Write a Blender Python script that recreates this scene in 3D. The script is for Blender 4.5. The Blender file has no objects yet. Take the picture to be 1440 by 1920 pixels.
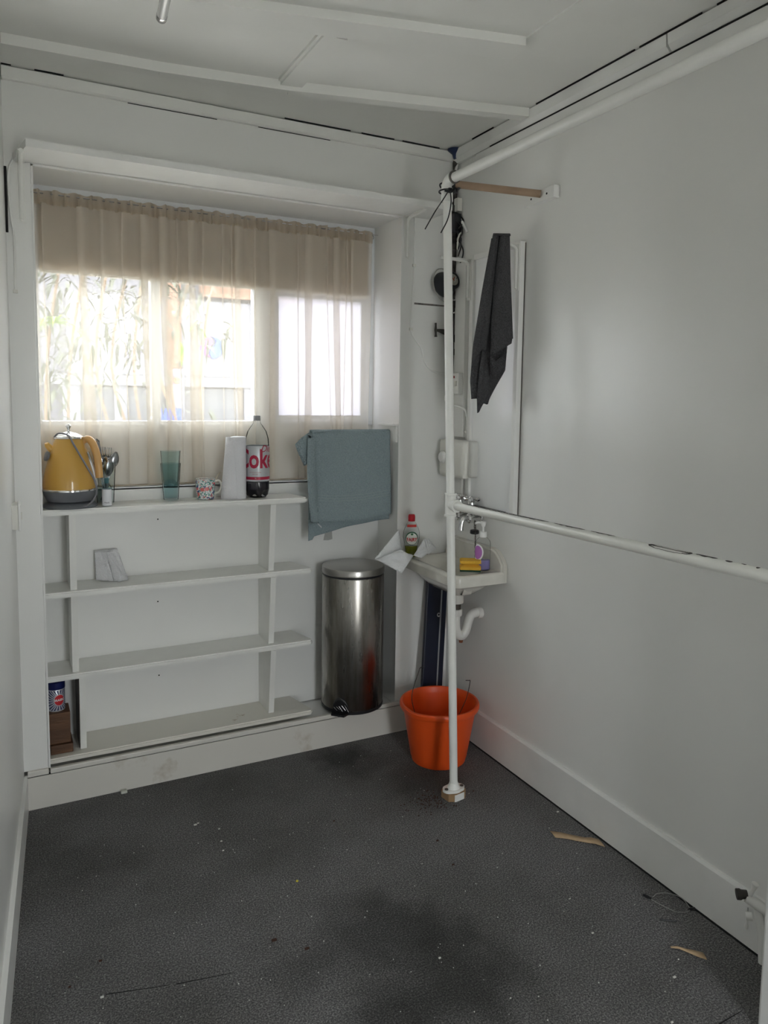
import bpy, bmesh, math, random
from mathutils import Vector, Matrix, noise as mnoise
random.seed(7)
PI = math.pi
C = bpy.context.scene.collection
sc = bpy.context.scene

# ---------------------------------------------------------------- camera
p, r, y = -.09308179, .01325413, .47338184          # pitch, roll, yaw of the phone
right = Vector((math.cos(y), -math.sin(y), 0))
fwd = Vector((math.sin(y)*math.cos(p), math.cos(y)*math.cos(p), math.sin(p)))
up = right.cross(fwd)
r2 = right*math.cos(r) + up*math.sin(r)
u2 = up*math.cos(r) - right*math.sin(r)
cam = bpy.data.cameras.new('camera')
cam_o = bpy.data.objects.new('camera', cam); C.objects.link(cam_o)
M = Matrix((r2, u2, -fwd)).transposed().to_4x4(); M.translation = (0, 0, 1.5)
cam_o.matrix_world = M
cam.sensor_fit = 'VERTICAL'; cam.sensor_height = 36; cam.sensor_width = 27
cam.lens = 1394.105/1920*36
cam.shift_x = -5.333/1920; cam.shift_y = -78.45/1920
cam.clip_start = .02; cam.clip_end = 200
sc.camera = cam_o

# ---------------------------------------------------------------- world, sun, lamps, exposure
w = bpy.data.worlds.new('world'); sc.world = w; w.use_nodes = True
bg = w.node_tree.nodes['Background']
bg.inputs[0].default_value = (.93, .97, 1.0, 1); bg.inputs[1].default_value = 8.0
sun = bpy.data.lights.new('sun', 'SUN'); sun.energy = 4.5; sun.angle = math.radians(1.5); sun.color = (1, .96, .9)
sun_o = bpy.data.objects.new('sun', sun); C.objects.link(sun_o)
sun_o.rotation_euler = (math.radians(27), 0, math.radians(-35))

def portal(name, loc, rot, sx, sy, energy=None, col=(1, 1, 1)):
    l = bpy.data.lights.new(name, 'AREA'); l.shape = 'RECTANGLE'; l.size = sx; l.size_y = sy
    if energy is None: l.cycles.is_portal = True
    else: l.energy = energy; l.color = col
    o = bpy.data.objects.new(name, l); C.objects.link(o); o.location = loc; o.rotation_euler = rot
    return o
portal('window_portal', (.81, 3.30, 1.68), (-PI/2, 0, 0), 1.46, .60)
portal('rear_portal', (.75, -1.62, 1.0), (PI/2, 0, 0), .5, 2.05)

vs = sc.view_settings
sc.display_settings.display_device = 'sRGB'
vs.view_transform = 'Standard'; vs.look = 'None'; vs.gamma = 1; vs.use_curve_mapping = False
vs.exposure = 0.84
sc.cycles.use_denoising = True
sc.cycles.max_bounces = 14; sc.cycles.diffuse_bounces = 8; sc.cycles.transparent_max_bounces = 24
sc.cycles.transmission_bounces = 8; sc.cycles.caustics_reflective = False; sc.cycles.caustics_refractive = False
sc.cycles.sample_clamp_indirect = 8

# ---------------------------------------------------------------- materials
def lin(c):
    if isinstance(c, str):
        c = [int(c[i:i+2], 16)/255 for i in (0, 2, 4)]
        c = [v/12.92 if v <= .04045 else ((v+.055)/1.055)**2.4 for v in c]
    return (*c[:3], 1)
MATS = {}
def mat(name, col, rough=.5, metal=0, bump=0, bscale=40, vary=0, vscale=3, col2=None, coat=0, spec=.5, trans=0, ior=1.45, alpha=1, detail=4, stretch=None):
    if name in MATS: return MATS[name]
    m = bpy.data.materials.new(name); m.use_nodes = True; MATS[name] = m
    nt = m.node_tree; b = nt.nodes['Principled BSDF']
    b.inputs['Base Color'].default_value = lin(col)
    b.inputs['Roughness'].default_value = rough; b.inputs['Metallic'].default_value = metal
    b.inputs['Specular IOR Level'].default_value = spec
    b.inputs['Coat Weight'].default_value = coat
    b.inputs['Transmission Weight'].default_value = trans; b.inputs['IOR'].default_value = ior
    b.inputs['Alpha'].default_value = alpha
    tc = nt.nodes.new('ShaderNodeTexCoord'); vec = tc.outputs['Object']
    if stretch:
        mp = nt.nodes.new('ShaderNodeMapping'); mp.inputs['Scale'].default_value = stretch
        nt.links.new(vec, mp.inputs[0]); vec = mp.outputs[0]
    if vary or col2:
        n = nt.nodes.new('ShaderNodeTexNoise'); n.inputs['Scale'].default_value = vscale; n.inputs['Detail'].default_value = detail
        nt.links.new(vec, n.inputs['Vector'])
        rp = nt.nodes.new('ShaderNodeValToRGB')
        a = lin(col); c2 = lin(col2) if col2 else tuple(v*(1-vary) for v in a[:3]) + (1,)
        rp.color_ramp.elements[0].position = .38; rp.color_ramp.elements[1].position = .62
        rp.color_ramp.elements[0].color = c2; rp.color_ramp.elements[1].color = a
        nt.links.new(n.outputs[0], rp.inputs[0]); nt.links.new(rp.outputs[0], b.inputs['Base Color'])
    if bump:
        n2 = nt.nodes.new('ShaderNodeTexNoise'); n2.inputs['Scale'].default_value = bscale; n2.inputs['Detail'].default_value = 5
        nt.links.new(vec, n2.inputs['Vector'])
        bp = nt.nodes.new('ShaderNodeBump'); bp.inputs['Strength'].default_value = bump; bp.inputs['Distance'].default_value = .01
        nt.links.new(n2.outputs[0], bp.inputs['Height']); nt.links.new(bp.outputs[0], b.inputs['Normal'])
    return m

WALL = mat('wall_paint', (.79, .79, .77), .32, bump=.12, bscale=9, vary=.035, vscale=1.6)
CEIL = mat('ceiling_paint', (.80, .80, .77), .55, bump=.12, bscale=12, vary=.05, vscale=2.2)
TRIM = mat('gloss_trim', (.80, .80, .78), .3, bump=.12, bscale=25, vary=.06, vscale=5)
SHELF = mat('shelf_paint', (.80, .80, .77), .33, bump=.1, bscale=30, vary=.05, vscale=8)
PIPEW = mat('pipe_paint', (.80, .80, .77), .28, bump=.08, bscale=30, vary=.04, vscale=10)
WHITE = mat('white_plastic', (.80, .80, .78), .3)
WHITE2 = mat('aged_white_plastic', (.72, .71, .66), .35)
CERAM = mat('ceramic', (.70, .68, .62), .12, vary=.1, vscale=14, coat=.4)
CHROME = mat('chrome', (.78, .78, .78), .09, 1)
STEEL = mat('cutlery_steel', (.36, .36, .37), .22, 1)
DARK = mat('dark_gap', (.012, .012, .012), .9)
BLACK = mat('black_plastic', (.015, .015, .017), .35)

# plinth paint: white with grime and rust flecks
def grime(name, base, stain, scale, lo, hi, rough=.35):
    m = mat(name, base, rough, bump=.1, bscale=25); nt = m.node_tree; b = nt.nodes['Principled BSDF']
    tc = nt.nodes.new('ShaderNodeTexCoord'); n = nt.nodes.new('ShaderNodeTexNoise')
    n.inputs['Scale'].default_value = scale; n.inputs['Detail'].default_value = 8; n.inputs['Roughness'].default_value = .65
    nt.links.new(tc.outputs['Object'], n.inputs['Vector'])
    rp = nt.nodes.new('ShaderNodeValToRGB'); e = rp.color_ramp.elements
    e[0].position = lo; e[1].position = hi; e[0].color = lin(base); e[1].color = lin(stain)
    nt.links.new(n.outputs[0], rp.inputs[0]); nt.links.new(rp.outputs[0], b.inputs['Base Color'])
    return m
PLINTH = grime('plinth_paint', (.66, .64, .59), (.42, .36, .28), 5, .62, .80)
LOWSH = grime('worn_shelf_paint', (.70, .68, .62), (.34, .23, .13), 7, .66, .72)
CHIP = grime('chipped_pipe_paint', (.76, .76, .72), (.05, .045, .04), 60, .72, .73)

def carpet_mat():
    m = bpy.data.materials.new('carpet'); m.use_nodes = True; nt = m.node_tree; L = nt.links; b = nt.nodes['Principled BSDF']
    b.inputs['Roughness'].default_value = .95; b.inputs['Specular IOR Level'].default_value = .15
    tc = nt.nodes.new('ShaderNodeTexCoord')
    def ns(scale, detail=2, rough=.5, vec=None):
        n = nt.nodes.new('ShaderNodeTexNoise'); n.inputs['Scale'].default_value = scale; n.inputs['Detail'].default_value = detail
        n.inputs['Roughness'].default_value = rough; L.new(vec or tc.outputs['Object'], n.inputs['Vector']); return n
    def ramp(src, *st):
        rp = nt.nodes.new('ShaderNodeValToRGB'); e = rp.color_ramp.elements
        while len(e) < len(st): e.new(.5)
        for k, (ps, c) in enumerate(st): e[k].position = ps; e[k].color = lin(c)
        L.new(src, rp.inputs[0]); return rp
    def mix(a, bb, f, mode='MIX'):
        mx = nt.nodes.new('ShaderNodeMix'); mx.data_type = 'RGBA'; mx.blend_type = mode
        if isinstance(f, (int, float)): mx.inputs[0].default_value = f
        else: L.new(f, mx.inputs[0])
        L.new(a, mx.inputs[6])
        if isinstance(bb, tuple): mx.inputs[7].default_value = (*bb, 1)
        else: L.new(bb, mx.inputs[7])
        return mx.outputs[2]
    fleck = ramp(ns(210, 3, .8).outputs[0], (.32, (.045, .0445, .046)), (.5, (.130, .128, .130)), (.64, (.31, .305, .30)))
    patch = ramp(ns(2.2, 5, .6).outputs[0], (.35, (.70, .70, .68)), (.6, (1, 1, 1)))
    col = mix(fleck.outputs[0], patch.outputs[0], 1.0, 'MULTIPLY')
    # worn stains: soft spots of their own shape
    for (x, yy, rad, dk) in ((.88, 1.76, .17, .50), (1.0, 1.50, .17, .45), (.80, 1.48, .12, .45), (1.05, 1.70, .12, .5), (.66, 1.72, .10, .7), (1.22, 2.74, .14, .4), (1.42, 2.42, .16, .5), (.25, 2.45, .14, .8)):
        mp = nt.nodes.new('ShaderNodeVectorMath'); mp.operation = 'DISTANCE'; mp.inputs[1].default_value = (x, yy, 0)
        add = nt.nodes.new('ShaderNodeVectorMath'); add.operation = 'MULTIPLY_ADD'
        wn = ns(9, 3); add.inputs[1].default_value = (.22, .22, 0); add.inputs[2].default_value = (0, 0, 0)
        L.new(wn.outputs['Color'], add.inputs[0]); L.new(tc.outputs['Object'], add.inputs[2])
        sub = nt.nodes.new('ShaderNodeVectorMath'); sub.operation = 'SUBTRACT'; sub.inputs[1].default_value = (.11, .11, 0)
        L.new(add.outputs[0], sub.inputs[0]); L.new(sub.outputs[0], mp.inputs[0])
        mr = nt.nodes.new('ShaderNodeMapRange'); mr.inputs[1].default_value = rad*.35; mr.inputs[2].default_value = rad*1.25
        mr.inputs[3].default_value = 1-dk; mr.inputs[4].default_value = 0; L.new(mp.outputs['Value'], mr.inputs[0])
        col = mix(col, (.012, .012, .010), mr.outputs[0])
    # pale lint
    lint = ramp(ns(85, 1, .4).outputs[0], (.795, (0, 0, 0)), (.815, (1, 1, 1)))
    col = mix(col, (.42, .42, .40), lint.outputs[0])
    L.new(col, b.inputs['Base Color'])
    bp = nt.nodes.new('ShaderNodeBump'); bp.inputs['Strength'].default_value = .5; bp.inputs['Distance'].default_value = .004
    L.new(ns(190, 3, .7).outputs[0], bp.inputs['Height']); L.new(bp.outputs[0], b.inputs['Normal'])
    return m
CARPET = carpet_mat()

def sheer(name, col, op, transl=.6):
    m = bpy.data.materials.new(name); m.use_nodes = True; nt = m.node_tree; nt.nodes.remove(nt.nodes['Principled BSDF'])
    out = nt.nodes['Material Output']; t = nt.nodes.new('ShaderNodeBsdfTransparent'); d = nt.nodes.new('ShaderNodeBsdfDiffuse')
    tr = nt.nodes.new('ShaderNodeBsdfTranslucent'); m1 = nt.nodes.new('ShaderNodeMixShader'); m2 = nt.nodes.new('ShaderNodeMixShader')
    d.inputs[0].default_value = lin(col); tr.inputs[0].default_value = lin(col); m1.inputs[0].default_value = transl
    nt.links.new(d.outputs[0], m1.inputs[1]); nt.links.new(tr.outputs[0], m1.inputs[2])
    m2.inputs[0].default_value = op
    nt.links.new(t.outputs[0], m2.inputs[1]); nt.links.new(m1.outputs[0], m2.inputs[2]); nt.links.new(m2.outputs[0], out.inputs[0])
    return m
SHEER = sheer('sheer_curtain', (.89, .82, .72), .42, .29)
SHEER2 = sheer('curtain_heading', (.62, .53, .42), .72, .4)
FROST = sheer('frosted_glass', (.235, .225, .25), .9, .92)
PAPER = sheer('tissue', (.84, .84, .84), .93, .35)
def glassy(name, col, op, rough=.05):
    m = bpy.data.materials.new(name); m.use_nodes = True; nt = m.node_tree; nt.nodes.remove(nt.nodes['Principled BSDF'])
    out = nt.nodes['Material Output']; t = nt.nodes.new('ShaderNodeBsdfTransparent'); g = nt.nodes.new('ShaderNodeBsdfGlossy')
    t.inputs[0].default_value = lin(col); g.inputs['Roughness'].default_value = rough; m2 = nt.nodes.new('ShaderNodeMixShader'); fr = nt.nodes.new('ShaderNodeLayerWeight'); fr.inputs[0].default_value = op; g.inputs[0].default_value = (.9, .9, .9, 1)
    nt.links.new(fr.outputs['Fresnel'], m2.inputs[0])
    nt.links.new(t.outputs[0], m2.inputs[1]); nt.links.new(g.outputs[0], m2.inputs[2]); nt.links.new(m2.outputs[0], out.inputs[0])
    return m
GLASS = glassy('clear_glass', (.95, .96, .96), .1)
BOTTLE = glassy('clear_bottle_plastic', (.94, .95, .95), .08)
TEAL = glassy('teal_glass', (.87, .925, .93), .08, .15)
TUMBLER = glassy('tumbler_glass', (.92, .95, .95), .08)

# ---------------------------------------------------------------- mesh helpers
class MB:
    def __init__(s): s.bm = bmesh.new(); s.smooth = False
    def box(s, a, b, bev=0, rot=None, org=None):
        vs_ = []
        for x in (a[0], b[0]):
            for yv in (a[1], b[1]):
                for z in (a[2], b[2]): vs_.append(s.bm.verts.new((x, yv, z)))
        fs = [s.bm.faces.new([vs_[i] for i in q]) for q in ((0, 1, 3, 2), (4, 6, 7, 5), (0, 4, 5, 1), (2, 3, 7, 6), (0, 2, 6, 4), (1, 5, 7, 3))]
        if rot: bmesh.ops.rotate(s.bm, verts=vs_, cent=org or (0, 0, 0), matrix=rot)
        if bev:
            es = {e for f in fs for e in f.edges}
            bmesh.ops.bevel(s.bm, geom=list(es), offset=bev, segments=2, affect='EDGES', profile=.6)
        return s
    def prism(s, pts, z0, z1, axis='z'):      # polygon pts in plane, extruded along axis
        def V(a, b, c): return {'z': (a, b, c), 'y': (a, c, b), 'x': (c, a, b)}[axis]
        lo = [s.bm.verts.new(V(a, b, z0)) for a, b in pts]; hi = [s.bm.verts.new(V(a, b, z1)) for a, b in pts]
        n = len(pts)
        s.bm.faces.new(lo[::-1]); s.bm.faces.new(hi)
        for i in range(n): s.bm.faces.new((lo[i], lo[(i+1) % n], hi[(i+1) % n], hi[i]))
        return s
    def lathe(s, prof, c=(0, 0, 0), n=32, sx=1, sy=1, cap=True, axis=None, a0=0, a1=2*PI):
        s.smooth = True
        full = abs(a1-a0-2*PI) < 1e-6; rings = []
        q = Vector((0, 0, 1)).rotation_difference(Vector(axis)) if axis else None
        for rr, z in prof:
            ring = []
            for i in range(n if full else n+1):
                a = a0+(a1-a0)*i/n; v = Vector((rr*math.cos(a)*sx, rr*math.sin(a)*sy, z))
                if q: v = q @ v
                ring.append(s.bm.verts.new(v+Vector(c)))
            rings.append(ring)
        m_ = n if full else n
        for k in range(len(rings)-1):
            for i in range(m_):
                j = (i+1) % len(rings[k])
                s.bm.faces.new((rings[k][i], rings[k][j], rings[k+1][j], rings[k+1][i]))
        if cap and full:
            if prof[0][0] > 1e-5: s.bm.faces.new(rings[0][::-1])
            if prof[-1][0] > 1e-5: s.bm.faces.new(rings[-1])
        return s
    def tube(s, path, rad, n=12, cap=True):
        s.smooth = True
        P = [Vector(q) for q in path]; rings = []; N = len(P)
        rs = rad if isinstance(rad, (list, tuple)) else [rad]*N
        prev = None
        for i in range(N):
            t = (P[min(i+1, N-1)]-P[max(i-1, 0)]).normalized()
            if prev is None:
                a = Vector((0, 0, 1)) if abs(t.z) < .9 else Vector((1, 0, 0)); u = t.cross(a).normalized()
            else:
                u = (prev - t*prev.dot(t)).normalized()
            prev = u; v = t.cross(u)
            rings.append([s.bm.verts.new(P[i]+(u*math.cos(2*PI*k/n)+v*math.sin(2*PI*k/n))*rs[i]) for k in range(n)])
        for k in range(N-1):
            for i in range(n): s.bm.faces.new((rings[k][i], rings[k][(i+1) % n], rings[k+1][(i+1) % n], rings[k+1][i]))
        if cap: s.bm.faces.new(rings[0][::-1]); s.bm.faces.new(rings[-1])
        return s
    def grid(s, fn, nu, nv):
        s.smooth = True
        V = [[s.bm.verts.new(fn(i/nu, j/nv)) for i in range(nu+1)] for j in range(nv+1)]
        for j in range(nv):
            for i in range(nu): s.bm.faces.new((V[j][i], V[j][i+1], V[j+1][i+1], V[j+1][i]))
        return s
    def strip(s, rows):
        s.smooth = True
        V = [[s.bm.verts.new(q) for q in r_] for r_ in rows]
        for j in range(len(V)-1):
            for i in range(len(V[0])-1): s.bm.faces.new((V[j][i], V[j][i+1], V[j+1][i+1], V[j+1][i]))
        return s

def bez(pts, n=24):            # Catmull-Rom through points
    P = [Vector(q) for q in pts]; out = []
    Q = [P[0]*2-P[1]]+P+[P[-1]*2-P[-2]]
    per = max(2, n//(len(P)-1))
    for i in range(1, len(Q)-2):
        a, b, c, d = Q[i-1:i+3]
        for k in range(per):
            t = k/per
            out.append(.5*((2*b)+(c-a)*t+(2*a-5*b+4*c-d)*t*t+(3*b-a-3*c+d)*t**3))
    out.append(P[-1]); return out

def wpos(o):
    v = Vector(o.location); q = o.parent
    while q: v += Vector(q.location); q = q.parent
    return v
def obj(name, mb, m, parent=None, base=None, thick=0, label=None, auto=35):
    me = bpy.data.meshes.new(name)
    bmesh.ops.recalc_face_normals(mb.bm, faces=mb.bm.faces)
    org = wpos(parent) if parent else Vector(base or (0, 0, 0))
    bmesh.ops.translate(mb.bm, verts=mb.bm.verts, vec=-org)
    mb.bm.to_mesh(me); mb.bm.free()
    for k in (m if isinstance(m, (list, tuple)) else [m]): me.materials.append(k)
    if mb.smooth:
        me.shade_smooth(); me.set_sharp_from_angle(angle=math.radians(auto))
    o = bpy.data.objects.new(name, me); C.objects.link(o)
    if parent: o.parent = parent
    else: o.location = org
    if thick:
        md = o.modifiers.new('thickness', 'SOLIDIFY'); md.thickness = thick; md.offset = 0
    if label: o['label'] = label
    return o
def thing(name, label, cat, loc, group=None):
    o = bpy.data.objects.new(name, None); C.objects.link(o); o.location = loc; o.empty_display_size = .05
    o['label'] = label; o['category'] = cat
    if group: o['group'] = group
    return o
def tag(o, label, cat, group=None):
    o['label'] = label; o['category'] = cat
    if group: o['group'] = group
    return o
def struct(name, mb, m, parent=None, **k):
    o = obj(name, mb, m, parent, **k)
    if not parent: o['kind'] = 'structure'
    return o
def text_bm(s_, size, bold=.0, align='CENTER', shear=0, xs=1):
    cu = bpy.data.curves.new('lettering', 'FONT'); cu.body = s_; cu.size = size; cu.align_x = align; cu.align_y = 'CENTER'
    cu.offset = bold; cu.shear = shear; cu.resolution_u = 3
    o = bpy.data.objects.new('lettering', cu); C.objects.link(o)
    bpy.context.view_layer.update()
    me = bpy.data.meshes.new_from_object(o.evaluated_get(bpy.context.evaluated_depsgraph_get()))
    bpy.data.objects.remove(o); bm = bmesh.new(); bm.from_mesh(me); bpy.data.meshes.remove(me)
    for v in bm.verts: v.co.x *= xs
    return bm
def wrap_text(s_, size, c, rad, z, ang, name, m, parent, bold=0, shear=0, align='CENTER', xs=1, step=.004):
    bm = text_bm(s_, size, bold, align, shear, xs)
    x = min(v.co.x for v in bm.verts)
    mx = max(v.co.x for v in bm.verts)
    while x < mx:
        bmesh.ops.bisect_plane(bm, geom=bm.verts[:]+bm.edges[:]+bm.faces[:], plane_co=(x, 0, 0), plane_no=(1, 0, 0)); x += step
    for v in bm.verts:
        a = ang+v.co.x/rad; v.co = Vector((c[0]+rad*math.cos(a), c[1]+rad*math.sin(a), z+v.co.y))
    mb = MB(); mb.bm.free(); mb.bm = bm
    return obj(name, mb, m, parent)
def flat_text(s_, size, origin, xdir, ydir, name, m, parent, bold=0, shear=0, xs=1):
    bm = text_bm(s_, size, bold, 'CENTER', shear, xs)
    xd, yd = Vector(xdir), Vector(ydir)
    for v in bm.verts: v.co = Vector(origin)+xd*v.co.x+yd*v.co.y
    mb = MB(); mb.bm.free(); mb.bm = bm
    return obj(name, mb, m, parent)

# ================================================================= STRUCTURE
B = 2.883                                   # plane of the window wall
struct('floor', MB().box((-1.0, -1.7, -.12), (2.0, 3.25, 0)), CARPET)
struct('ceiling', MB().box((-1.0, -1.7, 2.59), (2.0, 3.25, 2.75)), CEIL)
struct('wall_right', MB().box((1.80, -1.7, 0), (1.95, 3.25, 2.59)), WALL)
struct('wall_left', MB().prism([(.019, 3.25), (.019, B), (-.288, -1.7), (-.45, -1.7), (-.16, 3.25)], 0, 2.59), WALL)
wb = MB()
wb.box((.019, B, 2.288), (1.80, 3.25, 2.59))
wb.box((.019, B, .145), (.099, 3.25, 2.288))
wb.box((1.537, B, .125), (1.80, 3.25, 2.288))
wb.box((.099, 3.085, .13), (1.537, 3.25, 1.14))
wb.box((.099, 3.16, 1.14), (1.537, 3.25, 1.385))
wb.box((.019, B, .0), (1.80, 3.25, .125))
struct('wall_back', wb, WALL)
# rear wall behind the photographer, with a doorway added and sized for fill light
fr = MB(); fr.box((-.35, -1.7, 0), (.50, -1.6, 2.59)); fr.box((1.0, -1.7, 0), (1.8, -1.6, 2.59)); fr.box((.50, -1.7, 2.05), (1.0, -1.6, 2.59))
struct('wall_front', fr, WALL)
struct('door_1', MB().box((1.57, .94, 0), (1.80, 1.065, 2.59), bev=.006), TRIM)

bb = MB(); bb.box((.028, 2.872, 0), (1.80, B, .122), bev=.002)
bo = struct('baseboard_back', bb, PLINTH)
struct('trim_1', MB().box((.105, 2.866, .127), (1.80, B, .145), bev=.003), PLINTH)       # nosing strip on the plinth
struct('trim_2', MB().box((.03, 2.868, .127), (.100, B, .147), bev=.003), PLINTH)
gp = MB().box((.03, 2.876, .122), (1.79, B, .127)); obj('gap', gp, DARK, bo)
br = struct('baseboard_right', MB().prism([(1.80, 0), (1.787, 0), (1.787, .152), (1.792, .160), (1.80, .160)], 1.06, 2.872, 'y'), TRIM)
obj('gap', MB().box((1.784, 1.07, 0), (1.7875, 2.87, .005)), DARK, br)
bl = MB().prism([(.016, 2.872), (.030, 2.872), (-.263, -1.6), (-.283, -1.6)], 0, .135); struct('baseboard_left', bl, TRIM)
struct('trim_3', MB().prism([(.100, .145), (.1065, .145), (.1065, 2.288), (.100, 2.288)], 2.879, B, 'y').box((1.530, 2.878, .145), (1.5365, B, 2.28)).box((.1, 2.879, 2.279), (1.537, B, 2.286)), TRIM)
# crown trims
struct('trim_4', MB().prism([(2.868, 2.545), (2.862, 2.550), (2.862, 2.583), (2.868, 2.586), (B, 2.586), (B, 2.545)], .02, 1.80, 'x'), CEIL)
cr = MB()
cr.prism([(1.80, 2.535), (1.785, 2.535), (1.768, 2.552), (1.764, 2.585), (1.80, 2.585)], 1.68, 2.862, 'y')
cr.prism([(1.80, 2.537), (1.783, 2.537), (1.766, 2.554), (1.762, 2.584), (1.80, 2.584)], -1.6, 1.672, 'y')
struct('trim_5', cr, TRIM)
struct('trim_6', MB().box((1.780, -1.6, 2.487), (1.80, 2.70, 2.529), bev=.002), TRIM)
struct('trim_7', MB().box((1.781, -1.6, 2.529), (1.80, 2.6, 2.535)), DARK)
def batten(pts, wd, th, name, seal=True):
    mb = MB()
    for (a, b) in zip(pts, pts[1:]):
        A, Bv = Vector((*a, 0)), Vector((*b, 0)); d = (Bv-A).normalized(); nn = Vector((-d.y, d.x, 0))
        if nn.y < 0: nn = -nn
        q = [A, Bv, Bv+nn*wd, A+nn*wd]
        mb.prism([(v.x, v.y) for v in q], 2.59-th, 2.592)
    return struct(name, mb, CEIL)
ba = batten([(.02, 2.63), (.48, 2.60), (.90, 2.535), (1.765, 2.325)], .045, .032, 'trim_8')
batten([(.05, 2.225), (.66, 2.079), (1.42, 1.895)], .10, .026, 'trim_9')
batten([(.872, 2.16), (.872, 2.53)], .01, .01, 'trim_10')
struct('trim_11', MB().box((.872, 2.14, 2.572), (.944, 2.555, 2.592)), CEIL)
struct('trim_12', MB().prism([(1.42, 1.0), (1.47, 1.0), (1.47, 1.90), (1.42, 1.91)], 2.584, 2.592), CEIL)
# dark cracks along joints
cg = MB()
for x0, x1, z in ((.02, .05, 2.588), (.12, .21, 2.588), (1.0, 1.28, 2.588), (1.33, 1.48, 2.588), (1.52, 1.7, 2.588)):
    cg.box((x0, 2.8605, 2.5865), (x1, 2.864, 2.5902))
for y0, y1 in ((2.28, 1.80), (1.78, 1.55), (1.5, 1.36), (2.45, 2.38), (2.7, 2.55)):
    cg.box((1.7600, y1, 2.5855), (1.764, y0, 2.5902))
for x0, x1 in ((.42, .74), (.9, 1.2)):
    cg.box((x0, 2.8815, 2.5425), (x1, 2.884, 2.5452))
obj('crack', cg, DARK, ba)

# window -----------------------------------------------------------
win = thing('window_1', 'x', 'x', (.81, 3.16, 1.38)); del win['label']; del win['category']; win['kind'] = 'structure'
WF = mat('window_paint', (.74, .76, .78), .35, bump=.1, bscale=20)
f = MB()
f.box((.099, 3.155, 2.24), (1.537, 3.21, 2.288)); f.box((.099, 3.155, 1.385), (1.537, 3.215, 1.405), bev=.003)
f.box((.099, 3.155, 1.405), (.125, 3.21, 2.24)); f.box((1.505, 3.155, 1.405), (1.537, 3.21, 2.24))
f.box((.125, 3.165, 1.975), (1.505, 3.21, 2.24))
obj('frame', f, WF, win)
obj('mullion', MB().box((.535, 3.16, 1.405), (.572, 3.21, 1.975), bev=.004), WF, win)
obj('mullion', MB().box((.965, 3.16, 1.405), (1.065, 3.21, 1.975), bev=.004), WF, win)
obj('sash', MB().box((1.065, 3.17, 1.405), (1.505, 3.2, 1.43)).box((1.065, 3.17, 1.95), (1.505, 3.2, 1.975)).box((1.48, 3.17, 1.43), (1.505, 3.2, 1.95)).box((1.065, 3.17, 1.43), (1.08, 3.2, 1.95)), WF, win)
obj('pane', MB().box((.125, 3.182, 1.405), (.535, 3.186, 1.975)), GLASS, win)
obj('pane', MB().box((.572, 3.182, 1.405), (.965, 3.186, 1.975)), GLASS, win)
def frost(u, v):
    x = 1.08+u*.40; z = 1.43+v*.52
    return (x, 3.184+.002*mnoise.noise(Vector((x*60, z*60, 0))), z)
obj('pane', MB().grid(frost, 50, 60), FROST, win, label='frosted textured pane')
obj('sill', MB().box((.099, 3.085, 1.132), (1.537, 3.165, 1.145), bev=.003), WF, win)
# window board behind lower curtain
# ================================================================= EXTERIOR
GR = mat('pavement', (.62, .61, .58), .9, vary=.2)
struct('floor_1', MB().box((-30, 3.3, -.45), (40, 60, -.3)), GR)
struct('floor_2', MB().box((-30, -40, -.45), (40, -1.71, -.05)), GR)
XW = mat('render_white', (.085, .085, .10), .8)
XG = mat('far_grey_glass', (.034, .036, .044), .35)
XL = mat('lilac_panel', (.068, .066, .078), .7)
bd = thing('shop_building', 'pale building with a white sign board seen through the sheer curtain', 'building', (2.2, 8.0, -.3))
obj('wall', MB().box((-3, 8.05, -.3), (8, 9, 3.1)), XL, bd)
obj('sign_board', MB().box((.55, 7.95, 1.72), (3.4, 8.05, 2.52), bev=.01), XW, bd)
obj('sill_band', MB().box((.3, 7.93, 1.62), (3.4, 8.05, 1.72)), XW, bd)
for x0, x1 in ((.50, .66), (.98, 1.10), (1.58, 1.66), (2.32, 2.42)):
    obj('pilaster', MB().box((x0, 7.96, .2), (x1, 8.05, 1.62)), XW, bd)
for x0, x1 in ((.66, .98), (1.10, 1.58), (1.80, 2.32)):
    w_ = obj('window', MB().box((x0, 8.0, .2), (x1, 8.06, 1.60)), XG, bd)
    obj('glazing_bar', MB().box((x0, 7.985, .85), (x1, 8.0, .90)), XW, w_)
BR = mat('brick', (.13, .07, .045), .9, vary=.3, vscale=20)
obj('brick_pier', MB().box((1.50, 7.90, 1.2), (1.64, 8.0, 2.75)), BR, bd)
obj('brick_pier', MB().box((2.42, 7.90, 1.95), (2.52, 8.0, 2.75)), BR, bd)
obj('brick_band', MB().box((1.85, 7.90, 2.56), (2.9, 8.0, 2.8)), BR, bd)
obj('sign_panel', MB().box((1.52, 7.88, 1.18), (1.66, 7.94, 1.80)), XW, bd)
BLUE = mat('sign_blue', (.008, .03, .26), .5); PINK = mat('sign_pink', (.26, .02, .13), .5); INK = mat('sign_ink', (.08, .07, .12), .6)
obj('red_dot', MB().lathe([(.035, 0), (.035, .01)], (1.58, 7.88, 1.68), axis=(0, -1, 0)), mat('sign_red', (.4, .06, .03), .5), bd)
sg = MB(); sg.box((1.40, 7.86, 1.27), (1.62, 7.88, 1.39)); obj('blue_sign', sg, BLUE, bd)
def swirl(cx, cz, R_, sgn):
    pts = []
    n = 20
    for i in range(n+1):                       # outer half
        a = -PI/2+PI*i/n; pts.append((cx+sgn*R_*math.cos(a), cz+R_*math.sin(a)))
    for i in range(1, n):                      # back down through an s-curve
        t = i/n; a = PI/2-PI*t
        z = cz+R_*(1-2*t); x = cx+.30*R_*math.sin(2*PI*t)+sgn*.05*R_
        pts.append((x, z))
    return pts
obj('emblem_left', MB().prism(swirl(1.945, 2.045, .105, -1), 7.925, 7.95, 'y'), PINK, bd)
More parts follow.
